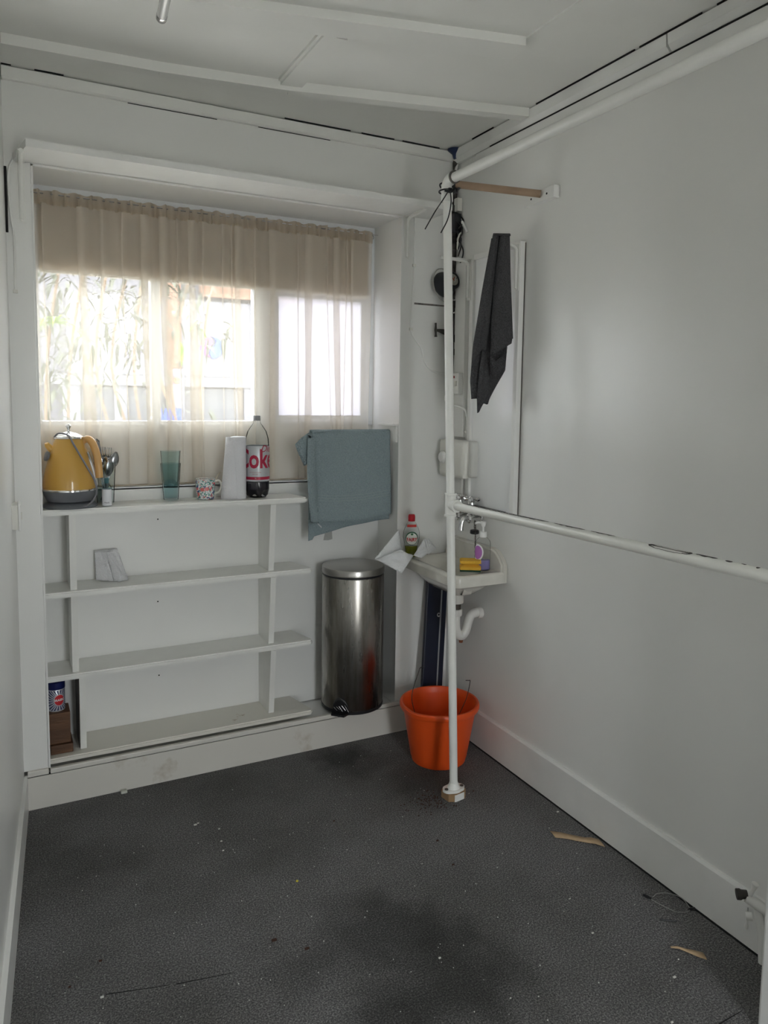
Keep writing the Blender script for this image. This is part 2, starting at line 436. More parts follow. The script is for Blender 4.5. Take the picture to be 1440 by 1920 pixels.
obj('emblem_right', MB().prism(swirl(1.965, 2.035, .115, 1), 7.925, 7.95, 'y'), BLUE, bd)
flat_text('SERVICE', .12, (1.30, 7.945, 1.93), (1, 0, 0), (0, 0, 1), 'lettering', INK, bd)
flat_text('B', .12, (1.17, 7.945, 2.17), (1, 0, 0), (0, 0, 1), 'lettering', INK, bd)

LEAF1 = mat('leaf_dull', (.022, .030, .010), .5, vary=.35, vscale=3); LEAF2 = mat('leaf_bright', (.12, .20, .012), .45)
WOOD = mat('twig', (.16, .11, .07), .8)
def leaf(mb, base, d, L_, wd, droop=.5):
    d = Vector(d).normalized(); s_ = d.cross(Vector((0, 0, 1)))
    s_ = s_.normalized() if s_.length > .01 else Vector((1, 0, 0))
    rows = []
    for k in range(6):
        t = k/5; c = Vector(base)+d*L_*t+Vector((0, 0, -droop*L_*t*t)); hw = wd*math.sin(PI*(.08+.92*t))*(1-.25*t)+.0005
        rows.append([c-s_*hw, c+Vector((0, 0, -hw*.3)), c+s_*hw])
    mb.strip(rows)
bush = thing('leafy_bush', 'leafy bush outside behind the left part of the sheer curtain', 'bush', (.45, 4.7, -.3))
sm = MB()
for k in range(9):
    x = .2+.12*k; sm.tube(bez([(.5+.02*k, 4.7, -.3), (x-.1+.3*random.random(), 4.7+.1*k % .3, 1.0), (x-.1, 4.7+random.uniform(-.2, .2), 1.7), (x, 4.6+random.uniform(-.2, .3), 2.4)], 12), (.009), 6)
obj('stem', sm, WOOD, bush)
lf = MB()
for k in range(1500):
    x = random.uniform(-.1, 1.15); z = random.uniform(1.25, 2.6)
    lim = 1.60+.75*max(0, x-.35)+.12*math.sin(x*23)
    if z < lim-.10 and random.random() < (.75 if x > .32 else .30): continue
    yy = random.uniform(4.35, 5.2); leaf(lf, (x, yy, z), (random.uniform(-1, 1), random.uniform(-1, .4), random.uniform(-.9, .5)), random.uniform(.06, .13), random.uniform(.008, .016))
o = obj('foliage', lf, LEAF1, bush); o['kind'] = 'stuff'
for k in range(13):
    a = PI*.12+PI*.8*k/12; q = MB(); leaf(q, (.235, 4.05, 1.86), (math.cos(a), -.15, .55*math.sin(a)-.1), .15+.03*(k % 3), .010, 1.1)
    obj('leaf', q, LEAF2, bush, thick=.0006)
br2 = thing('leafy_branch', 'thin branch with pale green leaves outside the middle window pane', 'branch', (1.0, 4.3, 2.3))
obj('twig', MB().tube(bez([(1.25, 4.6, 2.4), (1.05, 4.35, 2.05), (.98, 4.3, 1.86)], 10), .004, 6), WOOD, br2)
for k in range(22):
    t = random.random(); q = MB(); leaf(q, (.90+.32*random.random(), 4.3+random.uniform(-.1, .1), 1.80+.15*random.random()), (random.uniform(-1, 1), random.uniform(-.5, .2), random.uniform(-.8, .1)), random.uniform(.06, .10), .016, .6)
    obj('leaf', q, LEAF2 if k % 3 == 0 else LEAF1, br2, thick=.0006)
# ================================================================= CURTAIN AND BLIND
bt = thing('roller_blind', 'cream roller blind pulled part way down behind the sheer curtain', 'blind', (.8, 3.145, 1.965))
BLIND = sheer('blind_cloth', (.66, .58, .48), .985, .5)
obj('blind_cloth', MB().box((.128, 3.143, 1.975), (1.500, 3.1445, 2.235)), BLIND, bt)
obj('bottom_bar', MB().box((.128, 3.139, 1.965), (1.500, 3.149, 1.978), bev=.003), mat('blind_bar', (.82, .78, .70), .5), bt)
obj('roller', MB().tube([(.128, 3.148, 2.238), (1.500, 3.148, 2.238)], .006, 12), BLIND, bt)

UX = [(62,.099),(87,.145),(150,.263),(163,.288),(190,.340),(233,.425),(265,.49),(277,.515),(304,.571),(320,.605),(354,.677),(366,.703),(380,.734),(416,.814),(435,.857),(442,.873),(450,.892),(500,1.009),(516,1.047),(556,1.145),(566,1.17),(583,1.212),(612,1.286),(622,1.312),(636,1.348),(643,1.367),(654,1.396),(697,1.511)]
def u2x(u):
    for (a, xa), (b, xb) in zip(UX, UX[1:]):
        if u <= b or b == 697: return xa+(xb-xa)*(u-a)/(b-a)
FOLD = [(87,87,3,3),(159,164,14,20),(197,184,6,2),(234,236,3,3),(274,277,13,14),(309,314,16,12),(335,338,2,2),(362,365,12,22),(383,378,4,2),(419,417,3,2),(436,438,4,3),(446,448,12,12),(477,478,3,2),(511,510,15,14),(557,559,3,3),(577,577,16,16),(611,620,2,2),(628,634,14,14),(647,643,2,2),(657,660,7,4)]
def curtain_rows(z0, z1, n, flare=0):
    rows = []
    for j in range(n+1):
        z = z0+(z1-z0)*j/n; v = min(1, max(0, (2.0-z)/.6)); row = []
        X0, Xe = .108, 1.506-.01*v
        def add(x, yv):
            row.append((x, yv, z))
        yc = 3.120; add(X0, yc)
        last = X0
        for k, (ut, ub, wt, wb_) in enumerate(FOLD):
            x = u2x(ut)*(1-v)+u2x(ub)*v+(-.004+.008*v if k < 12 else 0); hw = .5*(wt*(1-v)+wb_*v)*.0021
            hw *= 1+.12*math.sin(z*9+k)
            for q in (.33, .66):
                add(last+(x-hw-last)*q, yc+.006*math.sin(PI*q+k)+.002*math.sin(z*7+k*2))
            add(x+hw, yc-.004); add(x+hw*1.02, yc-.007); add(x-hw, yc-.009); add(x-hw*1.02, yc-.012); add(x+hw*.9, yc-.014)
            last = x+hw
        add(Xe, yc-.002); rows.append(row)
    return rows
ct = thing('sheer_curtain', 'gathered beige sheer curtain hanging across the whole window recess', 'curtain', (.8, 3.12, 1.148))
obj('cloth', MB().strip(curtain_rows(2.215, 1.150, 26)), SHEER, ct, auto=180)
hd = MB()
def head(u, v):
    x = .108+u*1.398; z = 2.262-.052*v+.003*math.sin(u*130)*(1-v)+.002*mnoise.noise(Vector((u*60, 3, 1)))
    return (x+.004*math.sin(u*190), 3.117+(.006*math.sin(u*290)+.006*mnoise.noise(Vector((u*45, v, 0))))*(1-.3*v), z)
hd.grid(head, 420, 6); obj('heading', hd, SHEER2, ct, auto=180)
hm = MB(); hm.box((.112, 3.102, 1.148), (1.494, 3.124, 1.1505)); obj('hem', hm, SHEER2, ct)
tag(obj('curtain_wire', MB().tube([(.100, 3.119, 2.250), (1.5365, 3.119, 2.250)], .0022, 6), CHROME), 'thin wire threaded through the curtain heading', 'wire')
hk = tag(obj('screw_hook', MB().tube(bez([(1.512, 3.156, 2.245), (1.513, 3.125, 2.247), (1.514, 3.118, 2.238), (1.514, 3.124, 2.232)], 12), .0015, 6), STEEL, base=(1.512, 3.15, 2.24)), 'small screw hook at the top right corner of the curtain', 'hook')

# ================================================================= BOARD OVER THE RECESS
ob = thing('overhead_shelf', 'long white shelf board fixed above the window recess', 'shelf', (.88, B, 2.288))
obj('board', MB().prism([(.046, B-.002), (.082, 2.700), (1.672, 2.700), (1.672, B-.002)], 2.288, 2.312), TRIM, ob)
def shelf_bracket(x, yw, z, parent, ln=.17, dr=.20, m=PIPEW, dirv=(0, -1), up_=True):
    dx, dy = dirv; nx, ny = -dy, dx
    mb = MB()
    def P(a, b, c): return (x+dx*a+nx*c, yw+dy*a+ny*c, z+b)
    # arm and leg as pressed steel ribs with a rounded corner
    mb.tube(bez([P(.006, -dr, 0), P(.006, -.05, 0), P(.012, -.018, 0), P(.045, -.007, 0), P(ln, -.003, 0)], 24), .0070, 8)
    w_ = .014
    pts = [P(.0, -dr-.01, w_), P(.0, 0, w_), P(.0, 0, -w_), P(.0, -dr-.01, -w_)]
    bm = mb.bm
    def slab(q, off):
        a = [bm.verts.new(v) for v in q]; b_ = [bm.verts.new(Vector(v)+Vector(off)) for v in q]
        bm.faces.new(a); bm.faces.new(b_[::-1])
        for i in range(4): bm.faces.new((a[i], a[(i+1) % 4], b_[(i+1) % 4], b_[i]))
    slab(pts, (dx*.0025, dy*.0025, 0))
    slab([P(0, 0, w_), P(ln, 0, w_*.7), P(ln, 0, -w_*.7), P(0, 0, -w_)], (0, 0, -.0025))
    o = obj('bracket', mb, m, parent)
    for b in (-dr+.0, -dr*.35): obj('screw', MB().lathe([(.0055, 0), (.005, .003), (0, .004)], P(.0028, b, .0), n=10, axis=(dx, dy, 0)), m, parent)
    return o
shelf_bracket(.068, B, 2.287, ob, .15, .19)
shelf_bracket(1.558, B, 2.287, ob, .15, .17)
# cables on the back wall
def cable(name, pts, rad, m, label, clips=(), parts='clip'):
    t = obj(name, MB().tube(bez(pts, 60), rad, 8), m, base=pts[0])
    tag(t, label, 'cable')
    for c in clips:
        obj(parts, MB().box((c[0]-.008, B-.010, c[2]-.006), (c[0]+.008, B-.0005, c[2]+.006), bev=.002), WHITE2, t)
    return t
cable('wall_cable', [(.066, B-.006, 2.30), (.046, B-.006, 2.290), (.031, B-.006, 2.24), (.034, B-.006, 2.12), (.043, B-.006, 2.02), (.041, B-.006, 1.86)], .0035, PIPEW, 'white painted cable looping down the left pier beside the shelf bracket', [(.042, 0, 1.855)])
cable('wall_cable', [(1.592, B-.006, 2.286), (1.595, B-.006, 2.20), (1.594, B-.006, 2.08), (1.587, B-.006, 1.93), (1.583, B-.006, 1.806), (1.608, B-.006, 1.765), (1.632, B-.006, 1.738), (1.646, B-.006, 1.70), (1.655, B-.006, 1.672), (1.682, B-.006, 1.640), (1.73, B-.006, 1.626), (1.79, B-.008, 1.624)], .0035, WHITE, 'white cable clipped down the wall right of the window recess', [(1.594, 0, 2.085), (1.583, 0, 1.812)])
tag(obj('access_panel', MB().prism([(1.6, 1.92), (1.795, 1.92), (1.795, 1.926), (1.6, 1.928)], B-.002, B, 'y'), mat('grimy_joint', (.16, .15, .14), .9, vary=.5, vscale=80)), 'dark horizontal joint in the wall behind the round meter', 'joint')

# ================================================================= LIGHT TUBE
lt = thing('fluorescent_tube', 'white fluorescent tube hanging under the ceiling, its end in view', 'light', (.375, 1.95, 2.45))
d0 = Vector((.3785, 2.013, 2.45)); dd = Vector((-.09, -1, 0)).normalized()
obj('tube', MB().tube([d0, d0+dd*.9], .013, 20), mat('tube_glass', (.80, .80, .80), .12, coat=.6), lt)
obj('end_cap', MB().lathe([(.0132, 0), (.0138, .004), (.0136, .02), (.010, .026), (.003, .028), (.0028, .034), (0, .035)], d0-Vector((0, 0, 0))-dd*-.018, axis=-dd, n=20), mat('cap_metal', (.55, .55, .55), .2, .9), lt)
hb = MB(); hb.box((.335, 1.05, 2.55), (.395, 1.93, 2.589), bev=.004); obj('batten', hb, WHITE, lt)
obj('holder', MB().box((.360, 1.875, 2.440), (.374, 1.895, 2.552), bev=.003), WHITE, lt)
obj('holder', MB().box((.290, 1.13, 2.440), (.345, 1.15, 2.552), bev=.003), WHITE, lt)

# ================================================================= SHELF UNIT
su = thing('shelf_unit', 'white open shelf unit with four boards built under the window', 'shelves', (.62, 3.0, .147))
def shelf_board(zt, xr=1.143, yf=2.913, th=.022, m=SHELF, cut=.04, xl=.103):
    mb = MB().prism([(xl, yf), (xr-.008, yf), (xr, yf+.008), (xr-.002, yf+.02), (xr-cut, 3.083), (xl, 3.083)], zt-th, zt)
    bmesh.ops.bevel(mb.bm, geom=[e for e in mb.bm.edges if abs(e.verts[0].co.z-e.verts[1].co.z) < 1e-5 and max(v.co.y for v in e.verts) < 2.94], offset=.005, segments=2, affect='EDGES')
    return obj('shelf', mb, m, su)
shelf_board(1.090, 1.122, 2.916, cut=.03); shelf_board(.785); shelf_board(.472, 1.146); shelf_board(.168, 1.140, 2.893, .020, LOWSH)
for (z0, z1) in ((.785, 1.068), (.472, .763), (.168, .450)):
    for x0, x1, lft in ((.193, .216, 1), (.958, .981, 0)):
        dy = .0; xa, xb = x0, x1
        if lft and z0 < .2: xa, xb = .214, .236
        yb, yt = 2.945, 2.912
        if lft: yb, yt = 2.937, 2.922
        mb = MB().prism([(3.083, z0), (3.083, z1), (yt, z1), (yb, z0)], xa, xb, 'x')
        obj('upright', mb, SHELF, su)
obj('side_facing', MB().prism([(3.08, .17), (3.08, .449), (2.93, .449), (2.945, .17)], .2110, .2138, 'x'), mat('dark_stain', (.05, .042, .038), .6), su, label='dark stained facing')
for (x, yy, z) in ((.90, 2.93, 1.08), (.62, 3.0845, .62), (1.06, 3.0, .4725), (.35, 3.0845, .94), (.62, 3.0845, .36)):
    pass
BRN = mat('brown_timber', (.135, .065, .03), .6, bump=.2, bscale=30, col2=(.085, .040, .02), vscale=6, stretch=(1, 1, 5))
tag(obj('timber_block', MB().box((.110, 2.925, .169), (.188, 3.03, .203), bev=.003), BRN, base=(.149, 2.97, .169)), 'short brown timber block lying on the bottom board, lower of two', 'block')
tag(obj('timber_block', MB().box((.106, 2.935, .204), (.181, 3.03, .322), bev=.003), BRN, base=(.145, 2.98, .204)), 'upright brown timber block under the blue and white tin', 'block')

# tin -----------------------------------------------------------
NAVY = mat('navy_plastic', (.012, .018, .10), .3); REDP = mat('print_red', (.55, .02, .03), .4); SIL = mat('tin_white', (.62, .64, .68), .3, .3)
tc_ = (.137, 2.982); tr_ = .030
tn = thing('polish_tin', 'small blue and white sunburst tin with red badge and navy lid', 'tin', (tc_[0], tc_[1], .3225))
obj('body', MB().lathe([(tr_-.001, .3225), (tr_, .325), (tr_, .406), (tr_-.001, .408)], (tc_[0], tc_[1], 0), n=36), SIL, tn)
obj('lid', MB().lathe([(tr_+.001, .406), (tr_+.0015, .408), (tr_+.001, .432), (tr_-.004, .435)], (tc_[0], tc_[1], 0), n=36), NAVY, tn)
ry = MB(); ca = math.atan2(-tc_[1], -tc_[0]) + .35      # badge angle toward the room
zc = .366
for k in range(26):
    a = 2*PI*k/26; da = .055
    q = []
    for (rr, s_) in ((.016, -.6), (.052, -1), (.052, 1), (.016, .6)):
        px = rr*math.cos(a+s_*da); pz = rr*math.sin(a+s_*da)
        q.append((px, max(-.039, min(.037, pz))))
    # subdivide radially
    n = 6; prev = None
    for i in range(n+1):
        t = i/n
        l_ = (q[0][0]+(q[1][0]-q[0][0])*t, q[0][1]+(q[1][1]-q[0][1])*t); r_ = (q[3][0]+(q[2][0]-q[3][0])*t, q[3][1]+(q[2][1]-q[3][1])*t)
        vv = [ry.bm.verts.new((tc_[0]+(tr_+.0003)*math.cos(ca+c[0]/tr_), tc_[1]+(tr_+.0003)*math.sin(ca+c[0]/tr_), zc+c[1])) for c in (l_, r_)]
        if prev: ry.bm.faces.new((prev[0], prev[1], vv[1], vv[0]))
        prev = vv
obj('sunburst', ry, NAVY, tn)
def wrap_disc(c, rad, ang, z, rr, rz, m, name, parent, n=28, inner=0):
    mb = MB(); rings = []
    for k in range(5):
        t = inner+(1-inner)*k/4; rings.append([mb.bm.verts.new((c[0]+rad*math.cos(ang+rr*t*math.cos(2*PI*i/n)/rad), c[1]+rad*math.sin(ang+rr*t*math.cos(2*PI*i/n)/rad), z+rz*t*math.sin(2*PI*i/n))) for i in range(n)])
    for k in range(4):
        for i in range(n):
            mb.bm.faces.new((rings[k][i], rings[k][(i+1) % n], rings[k+1][(i+1) % n], rings[k+1][i]))
    bmesh.ops.remove_doubles(mb.bm, verts=mb.bm.verts, dist=1e-6)
    return obj(name, mb, m, parent)
wrap_disc(tc_, tr_+.0006, ca, zc, .019, .021, REDP, 'badge', tn)
PW = mat('print_white', (.80, .80, .80), .5)
wrap_text('BRASSO', .0115, tc_, tr_+.001, zc, ca, 'lettering', PW, tn, bold=.0004, step=.002)
wrap_disc(tc_, tr_+.0008, ca, zc, .0195, .0215, PW, 'badge_ring', tn, inner=.94)

# ================================================================= KETTLE
YEL = mat('kettle_yellow', (.62, .36, .07), .28, .0, coat=.6); HAN = mat('kettle_handle', (.68, .40, .15), .35); GREY = mat('kettle_grey', (.17, .18, .20), .35, .2)
kx, ky = .205, 3.0
K = (kx, ky, 1.0905)
kt = thing('electric_kettle', 'yellow electric kettle with chrome lid on its grey power base', 'kettle', K)
obj('power_base', MB().lathe([(.095, 0), (.097, .004), (.088, .014), (.070, .020)], K, n=48), GREY, kt)
obj('lower_band', MB().lathe([(.068, .021), (.080, .024), (.0905, .045), (.094, .062)], K, n=48), mat('band_grey', (.20, .21, .23), .22, .3), kt)
obj('chrome_ring', MB().lathe([(.094, .062), (.0965, .063), (.0965, .068), (.094, .070)], K, n=48), CHROME, kt)
obj('body', MB().lathe([(.094, .070), (.094, .085), (.089, .115), (.080, .15), (.069, .19), (.058, .225), (.051, .245), (.049, .252)], K, n=56), YEL, kt)
ld = obj('lid', MB().lathe([(.050, .252), (.053, .255), (.052, .261), (.040, .270), (.020, .277), (.006, .280), (.0045, .286), (.006, .291), (.0095, .296), (.0095, .302), (.005, .307), (0, .308)], K, n=40), CHROME, kt)
# spout to the left
sp = MB(); a_ = PI*1.02
sp.tube([(kx-.050, ky, 1.0905+.205), (kx-.074, ky-.004, 1.0905+.232), (kx-.076, ky-.006, 1.0905+.238)], [.016, .010, .007], 14)
obj('spout', sp, YEL, kt)
obj('gauge_dial', MB().lathe([(.018, 0), (.018, .006), (.012, .008)], (kx-.074, ky-.018, 1.0905+.19), axis=(-1, -.35, .3), n=24), GREY, kt, label='grey round temperature dial')
# handle on the right: wide loop
hpts = bez([(kx+.040, ky-.004, 1.0905+.232), (kx+.062, ky-.008, 1.0905+.252), (kx+.080, ky-.022, 1.0905+.238), (kx+.093, ky-.032, 1.0905+.195), (kx+.098, ky-.038, 1.0905+.150), (kx+.100, ky-.040, 1.0905+.108)], 30)
hm_ = MB().tube(hpts, [.009+.005*min(1, i/8) for i in range(len(hpts))], 16)
obj('handle', hm_, HAN, kt)
obj('water_gauge', MB().tube([(kx+.062, ky-.030, 1.0905+.205), (kx+.083, ky-.032, 1.0905+.13), (kx+.090, ky-.03, 1.0905+.078)], [.006, .008, .007], 10), CHROME, kt, label='chrome water level window')
CORD = mat('grey_cord', (.20, .20, .22), .5)
obj('cord', MB().tube(bez([(kx-.050, ky-.025, 1.0905+.262), (kx-.035, ky-.045, 1.0905+.275), (kx-.005, ky-.055, 1.0905+.268), (kx+.012, ky-.070, 1.0905+.235), (kx+.035, ky-.078, 1.0905+.19), (kx+.058, ky-.085, 1.0905+.145), (kx+.080, ky-.080, 1.0905+.10), (kx+.085, ky-.078, 1.0905+.055), (kx+.062, ky-.082, 1.0905+.018), (kx+.03, ky-.0825, 1.0905+.006), (kx-.01, ky-.088, 1.0905+.010)], 90), .0035, 8), CORD, kt)

# ================================================================= CUTLERY IN TUMBLER
cx_, cy_ = .334, 3.042
tb = thing('tumbler', 'clear tumbler full of cutlery beside the kettle', 'glass', (cx_, cy_, 1.0905))
obj('bowl', MB().lathe([(.030, .0), (.031, .004), (.040, .160), (.0385, .160), (.0295, .008), (0, .008)], (cx_, cy_, 1.0905), n=36, cap=False), TUMBLER, tb)
def utensil(kind, x0, y0, z0, tx, ty, L_, spin, label):
    base = Vector((x0, y0, z0)); ax = Vector((tx, ty, 1)).normalized(); q = Vector((0, 0, 1)).rotation_difference(ax)
    R_ = q.to_matrix() @ Matrix.Rotation(spin, 3, 'Z')
    def T(v): return base+R_ @ Vector(v)
    t = thing(kind, label, 'cutlery', tuple(base), 'cutlery standing in the tumbler')
    mb = MB(); rows = []
    for k in range(9):
        s_ = k/8; hw = .0065-.0035*min(1, s_*1.6)
        rows.append([T((-hw, 0, s_*L_*.62)), T((0, .0014, s_*L_*.62)), T((hw, 0, s_*L_*.62))])
    mb.strip(rows); obj('handle', mb, STEEL, t, thick=.0016)
    mb = MB(); z1 = L_*.62
    if kind == 'knife':
        mb.strip([[T((-.004-.004*math.sin(PI*min(1, .1+s_*.75)), 0, z1+s_*L_*.38)), T((.004+.003*math.sin(PI*s_*.6) if s_ < .98 else -.002, 0, z1+s_*L_*.38))] for s_ in [i/10 for i in range(11)]])
        obj('blade', mb, STEEL, t, thick=.001)
    elif kind == 'spoon':
        rows = []
        for i in range(11):
            s_ = i/10; hw = max(.0028, .0195*math.sin(PI*min(.97, .05+s_*.95))**.7)
            rows.append([T((hw*c, .008*(c*c)*math.sin(PI*s_)-.006*math.sin(PI*s_), z1-.005+s_*.066)) for c in (-1, -.6, 0, .6, 1)])
        mb.strip(rows); obj('bowl', mb, STEEL, t, thick=.001)
    else:
        mb.strip([[T((-w_, 0, z)), T((0, .002, z)), T((w_, 0, z))] for w_, z in ((.003, z1), (.006, z1+.01), (.011, z1+.022), (.0125, z1+.034))]); obj('head', mb, STEEL, t, thick=.0012)
        for k in range(4):
            xx = -.0108+.0072*k; m2 = MB(); m2.strip([[T((xx-.0016, .0012*math.sin(s_*3), z1+.033+s_*.034)), T((xx+.0016, .0012*math.sin(s_*3), z1+.033+s_*.034))] for s_ in (0, .3, .6, 1)])
            obj('tine', m2, STEEL, t, thick=.0012)
    return t
zb = 1.102
utensil('knife', cx_+.004, cy_, zb, -.19, .02, .252, .2, 'leftmost table knife in the tumbler, leaning over toward the kettle')
utensil('knife', cx_+.002, cy_+.006, zb, -.11, .0, .240, .1, 'table knife with rounded blade, second from the left in the tumbler')
utensil('knife', cx_+.006, cy_-.010, zb, -.16, -.02, .232, .1, 'shorter table knife leaning in front of the two longer knives in the tumbler')
utensil('fork', cx_-.002, cy_+.012, zb, -.02, .06, .222, .15, 'fork standing nearly upright at the back of the tumbler')
utensil('fork', cx_, cy_-.006, zb, .06, -.02, .222, -.2, 'fork standing in the middle of the tumbler, in front of the other fork')
utensil('spoon', cx_-.012, cy_, zb, .30, .02, .215, .15, 'large spoon leaning out on the right side of the tumbler')
utensil('spoon', cx_+.0, cy_-.014, zb, .10, -.08, .165, .3, 'small teaspoon low in the tumbler in front of the forks')
vb = thing('small_bottle', 'small teal bottle with white label in front of the cutlery tumbler', 'bottle', (.330, 2.962, 1.0905))
obj('body', MB().lathe([(.016, 0), (.0175, .003), (.0175, .064), (.014, .078), (.007, .088)], (.330, 2.962, 1.0905), n=28), TEAL, vb)
obj('cap', MB().lathe([(.008, .086), (.0085, .089), (.0085, .104), (.007, .106)], (.330, 2.962, 1.0905), n=20), mat('teal_cap', (.05, .16, .18), .4), vb)
obj('label', MB().lathe([(.0178, .002), (.0180, .004), (.0180, .062), (.0178, .064)], (.330, 2.962, 1.0905), n=28, cap=False), mat('label_white', (.78, .79, .82), .45), vb)
wrap_text('Medic', .0085, (.330, 2.962), .0184, 1.0905+.014, -PI/2-.12, 'lettering', INK, vb, shear=.2, step=.002)

# ================================================================= STACKED TEAL GLASSES
def teal_glass(z, label):
    gx, gy = .583, 3.045
    t = thing('drinking_glass', label, 'glass', (gx, gy, z))
    obj('bowl', MB().lathe([(.0275, 0), (.029, .003), (.0395, .148), (.0380, .148), (.0268, .010), (0, .010)], (gx, gy, z), n=36, cap=False), TEAL, t)
    return t
g1 = teal_glass(1.0905, 'lower of two stacked teal drinking glasses, with a dark printed sun')
g2 = teal_glass(1.0905+.052, 'upper of two stacked teal drinking glasses, nested in the other')
bpy.data.objects.remove([c for c in g2.children][0]); obj('bowl', MB().lathe([(.0262, .0), (.0275, .003), (.0392, .146), (.0380, .146), (.0255, .010), (0, .010)], (.583, 3.045, 1.1425), n=36, cap=False), TEAL, g2)
ga = -PI/2-.19
for k in range(15):
    a = PI*k/14
    pass
sunp = MB()
for k in range(15):
    a = PI*k/14; 
    for s0, s1, wd in ((.014, .030, .0016),):
        vs_ = []
        for rr, sg_ in ((s0, -1), (s1, -1), (s1, 1), (s0, 1)):
            px = rr*math.cos(a)-sg_*wd*math.sin(a)*.8; pz = rr*math.sin(a)+sg_*wd*math.cos(a)*.8; Rr = .0275+.0115*((.058+pz)/.148)+.0016
            vs_.append(sunp.bm.verts.new((.583+Rr*math.cos(ga+px/Rr), 3.045+Rr*math.sin(ga+px/Rr), 1.1485+pz)))
        sunp.bm.faces.new(vs_)
TD = mat('teal_print', (.03, .10, .11), .5)
obj('sun_print', sunp, TD, g1)
dm = MB(); pr_ = None
for i in range(13):
    a = PI*i/12; px = .0145*math.cos(a); pz = .012*math.sin(a); Rr = .0275+.0115*((.058+pz)/.148)+.0017
    tip = (.583+Rr*math.cos(ga+px/Rr), 3.045+Rr*math.sin(ga+px/Rr), 1.1485+pz); bs = (tip[0], tip[1], 1.1485)
    cur = (dm.bm.verts.new(tip), dm.bm.verts.new(bs))
    if pr_: dm.bm.faces.new((pr_[0], pr_[1], cur[1], cur[0]))
    pr_ = cur
obj('sun_disc', dm, TD, g1)

# ================================================================= FLORAL MUG + TEASPOON
mx, my = .716, 3.02
mg = thing('floral_mug', 'floral china mug with roses beside the kitchen roll', 'mug', (mx, my, 1.0905))
def floral():
    m = bpy.data.materials.new('floral_china'); m.use_nodes = True; nt = m.node_tree; b = nt.nodes['Principled BSDF']; b.inputs['Roughness'].default_value = .2
    tc = nt.nodes.new('ShaderNodeTexCoord')
    cur = None
    for sc_, thr, colr in ((150, .52, (.10, .28, .24)), (95, .60, (.06, .08, .22)), (70, .62, (.70, .16, .16)), (120, .64, (.75, .45, .42))):
        v = nt.nodes.new('ShaderNodeTexNoise'); v.inputs['Scale'].default_value = sc_; v.inputs['Detail'].default_value = 1
        ofs = nt.nodes.new('ShaderNodeVectorMath'); ofs.inputs[1].default_value = (sc_, 0, 3); nt.links.new(tc.outputs['Object'], ofs.inputs[0]); nt.links.new(ofs.outputs[0], v.inputs['Vector'])
        rp = nt.nodes.new('ShaderNodeValToRGB'); rp.color_ramp.elements[0].position = thr; rp.color_ramp.elements[1].position = thr+.03
        nt.links.new(v.outputs[0], rp.inputs[0]); mxn = nt.nodes.new('ShaderNodeMix'); mxn.data_type = 'RGBA'; nt.links.new(rp.outputs[0], mxn.inputs[0])
        if cur: nt.links.new(cur, mxn.inputs[6])
        else: mxn.inputs[6].default_value = (.70, .74, .74, 1)
        mxn.inputs[7].default_value = (*colr, 1); cur = mxn.outputs[2]
    nt.links.new(cur, b.inputs['Base Color']); return m
FLOR = floral()
obj('cup', MB().lathe([(.030, 0), (.035, .003), (.0365, .02), (.0395, .078), (.0400, .083)], (mx, my, 1.0905), n=40), FLOR, mg)
obj('inner_wall', MB().lathe([(.0400, .0831), (.0405, .085), (.038, .0845), (.035, .02), (0, .012)], (mx, my, 1.0905), n=40, cap=False), CERAM, mg)
obj('handle', MB().tube(bez([(mx+.036, my-.004, 1.0905+.072), (mx+.055, my-.006, 1.0905+.074), (mx+.064, my-.007, 1.0905+.052), (mx+.054, my-.006, 1.0905+.028), (mx+.035, my-.004, 1.0905+.022)], 24), .0042, 10), CERAM, mg)
for (pa, pz) in ((-.35, .043), (.16, .045)):       # rose blooms printed on the side
    wrap_disc((mx, my), .0384, -PI/2+pa-.23, 1.0905+pz, .009, .008, mat('rose_print', (.62, .17, .16) if pa < 0 else (.70, .42, .40), .3), 'rose', mg, n=12)
tsn = thing('teaspoon', 'teaspoon standing in the floral mug', 'spoon', (mx+.005, my, 1.106))
obj('handle', MB().strip([[(mx+.004+.055*t-.002, my, 1.115+.085*t), (mx+.004+.055*t+.004+.002*t, my-.002, 1.115+.085*t)] for t in (0, .25, .5, .75, 1)]), mat('brass_spoon', (.45, .40, .32), .3, 1), tsn, thick=.0015)
obj('bowl', MB().lathe([(.001, -.012), (.009, 0), (.001, .014)], (mx-.002, my, 1.110), sy=.4, n=12), STEEL, tsn)

# ================================================================= KITCHEN ROLL
rx, ry_ = .842, 3.005
PAP = mat('kitchen_paper', (.76, .76, .79), .85, bump=.5, bscale=260)
kr = thing('kitchen_roll', 'white kitchen roll standing between the mug and the cola bottle', 'paper roll', (rx, ry_, 1.0905))
obj('roll', MB().lathe([(.031, .0), (.032, .002), (.032, .254), (.020, .256)], (rx+.004, ry_-.01, 1.0905), n=40), PAP, kr)
lo = MB()
def loose(u, v):
    a = PI*1.62-u*PI*1.05; R_ = .034+.022*(1-v)*math.sin(PI*min(1, u*1.2))+.004*u; z = v*.252
    return (rx+.0-.004+R_*math.cos(a)*1.05-.012*(1-v)*u, ry_+.002+R_*math.sin(a)*.9, 1.0905+z)
lo.grid(loose, 24, 8); obj('loose_sheet', lo, PAP, kr, thick=.0008)

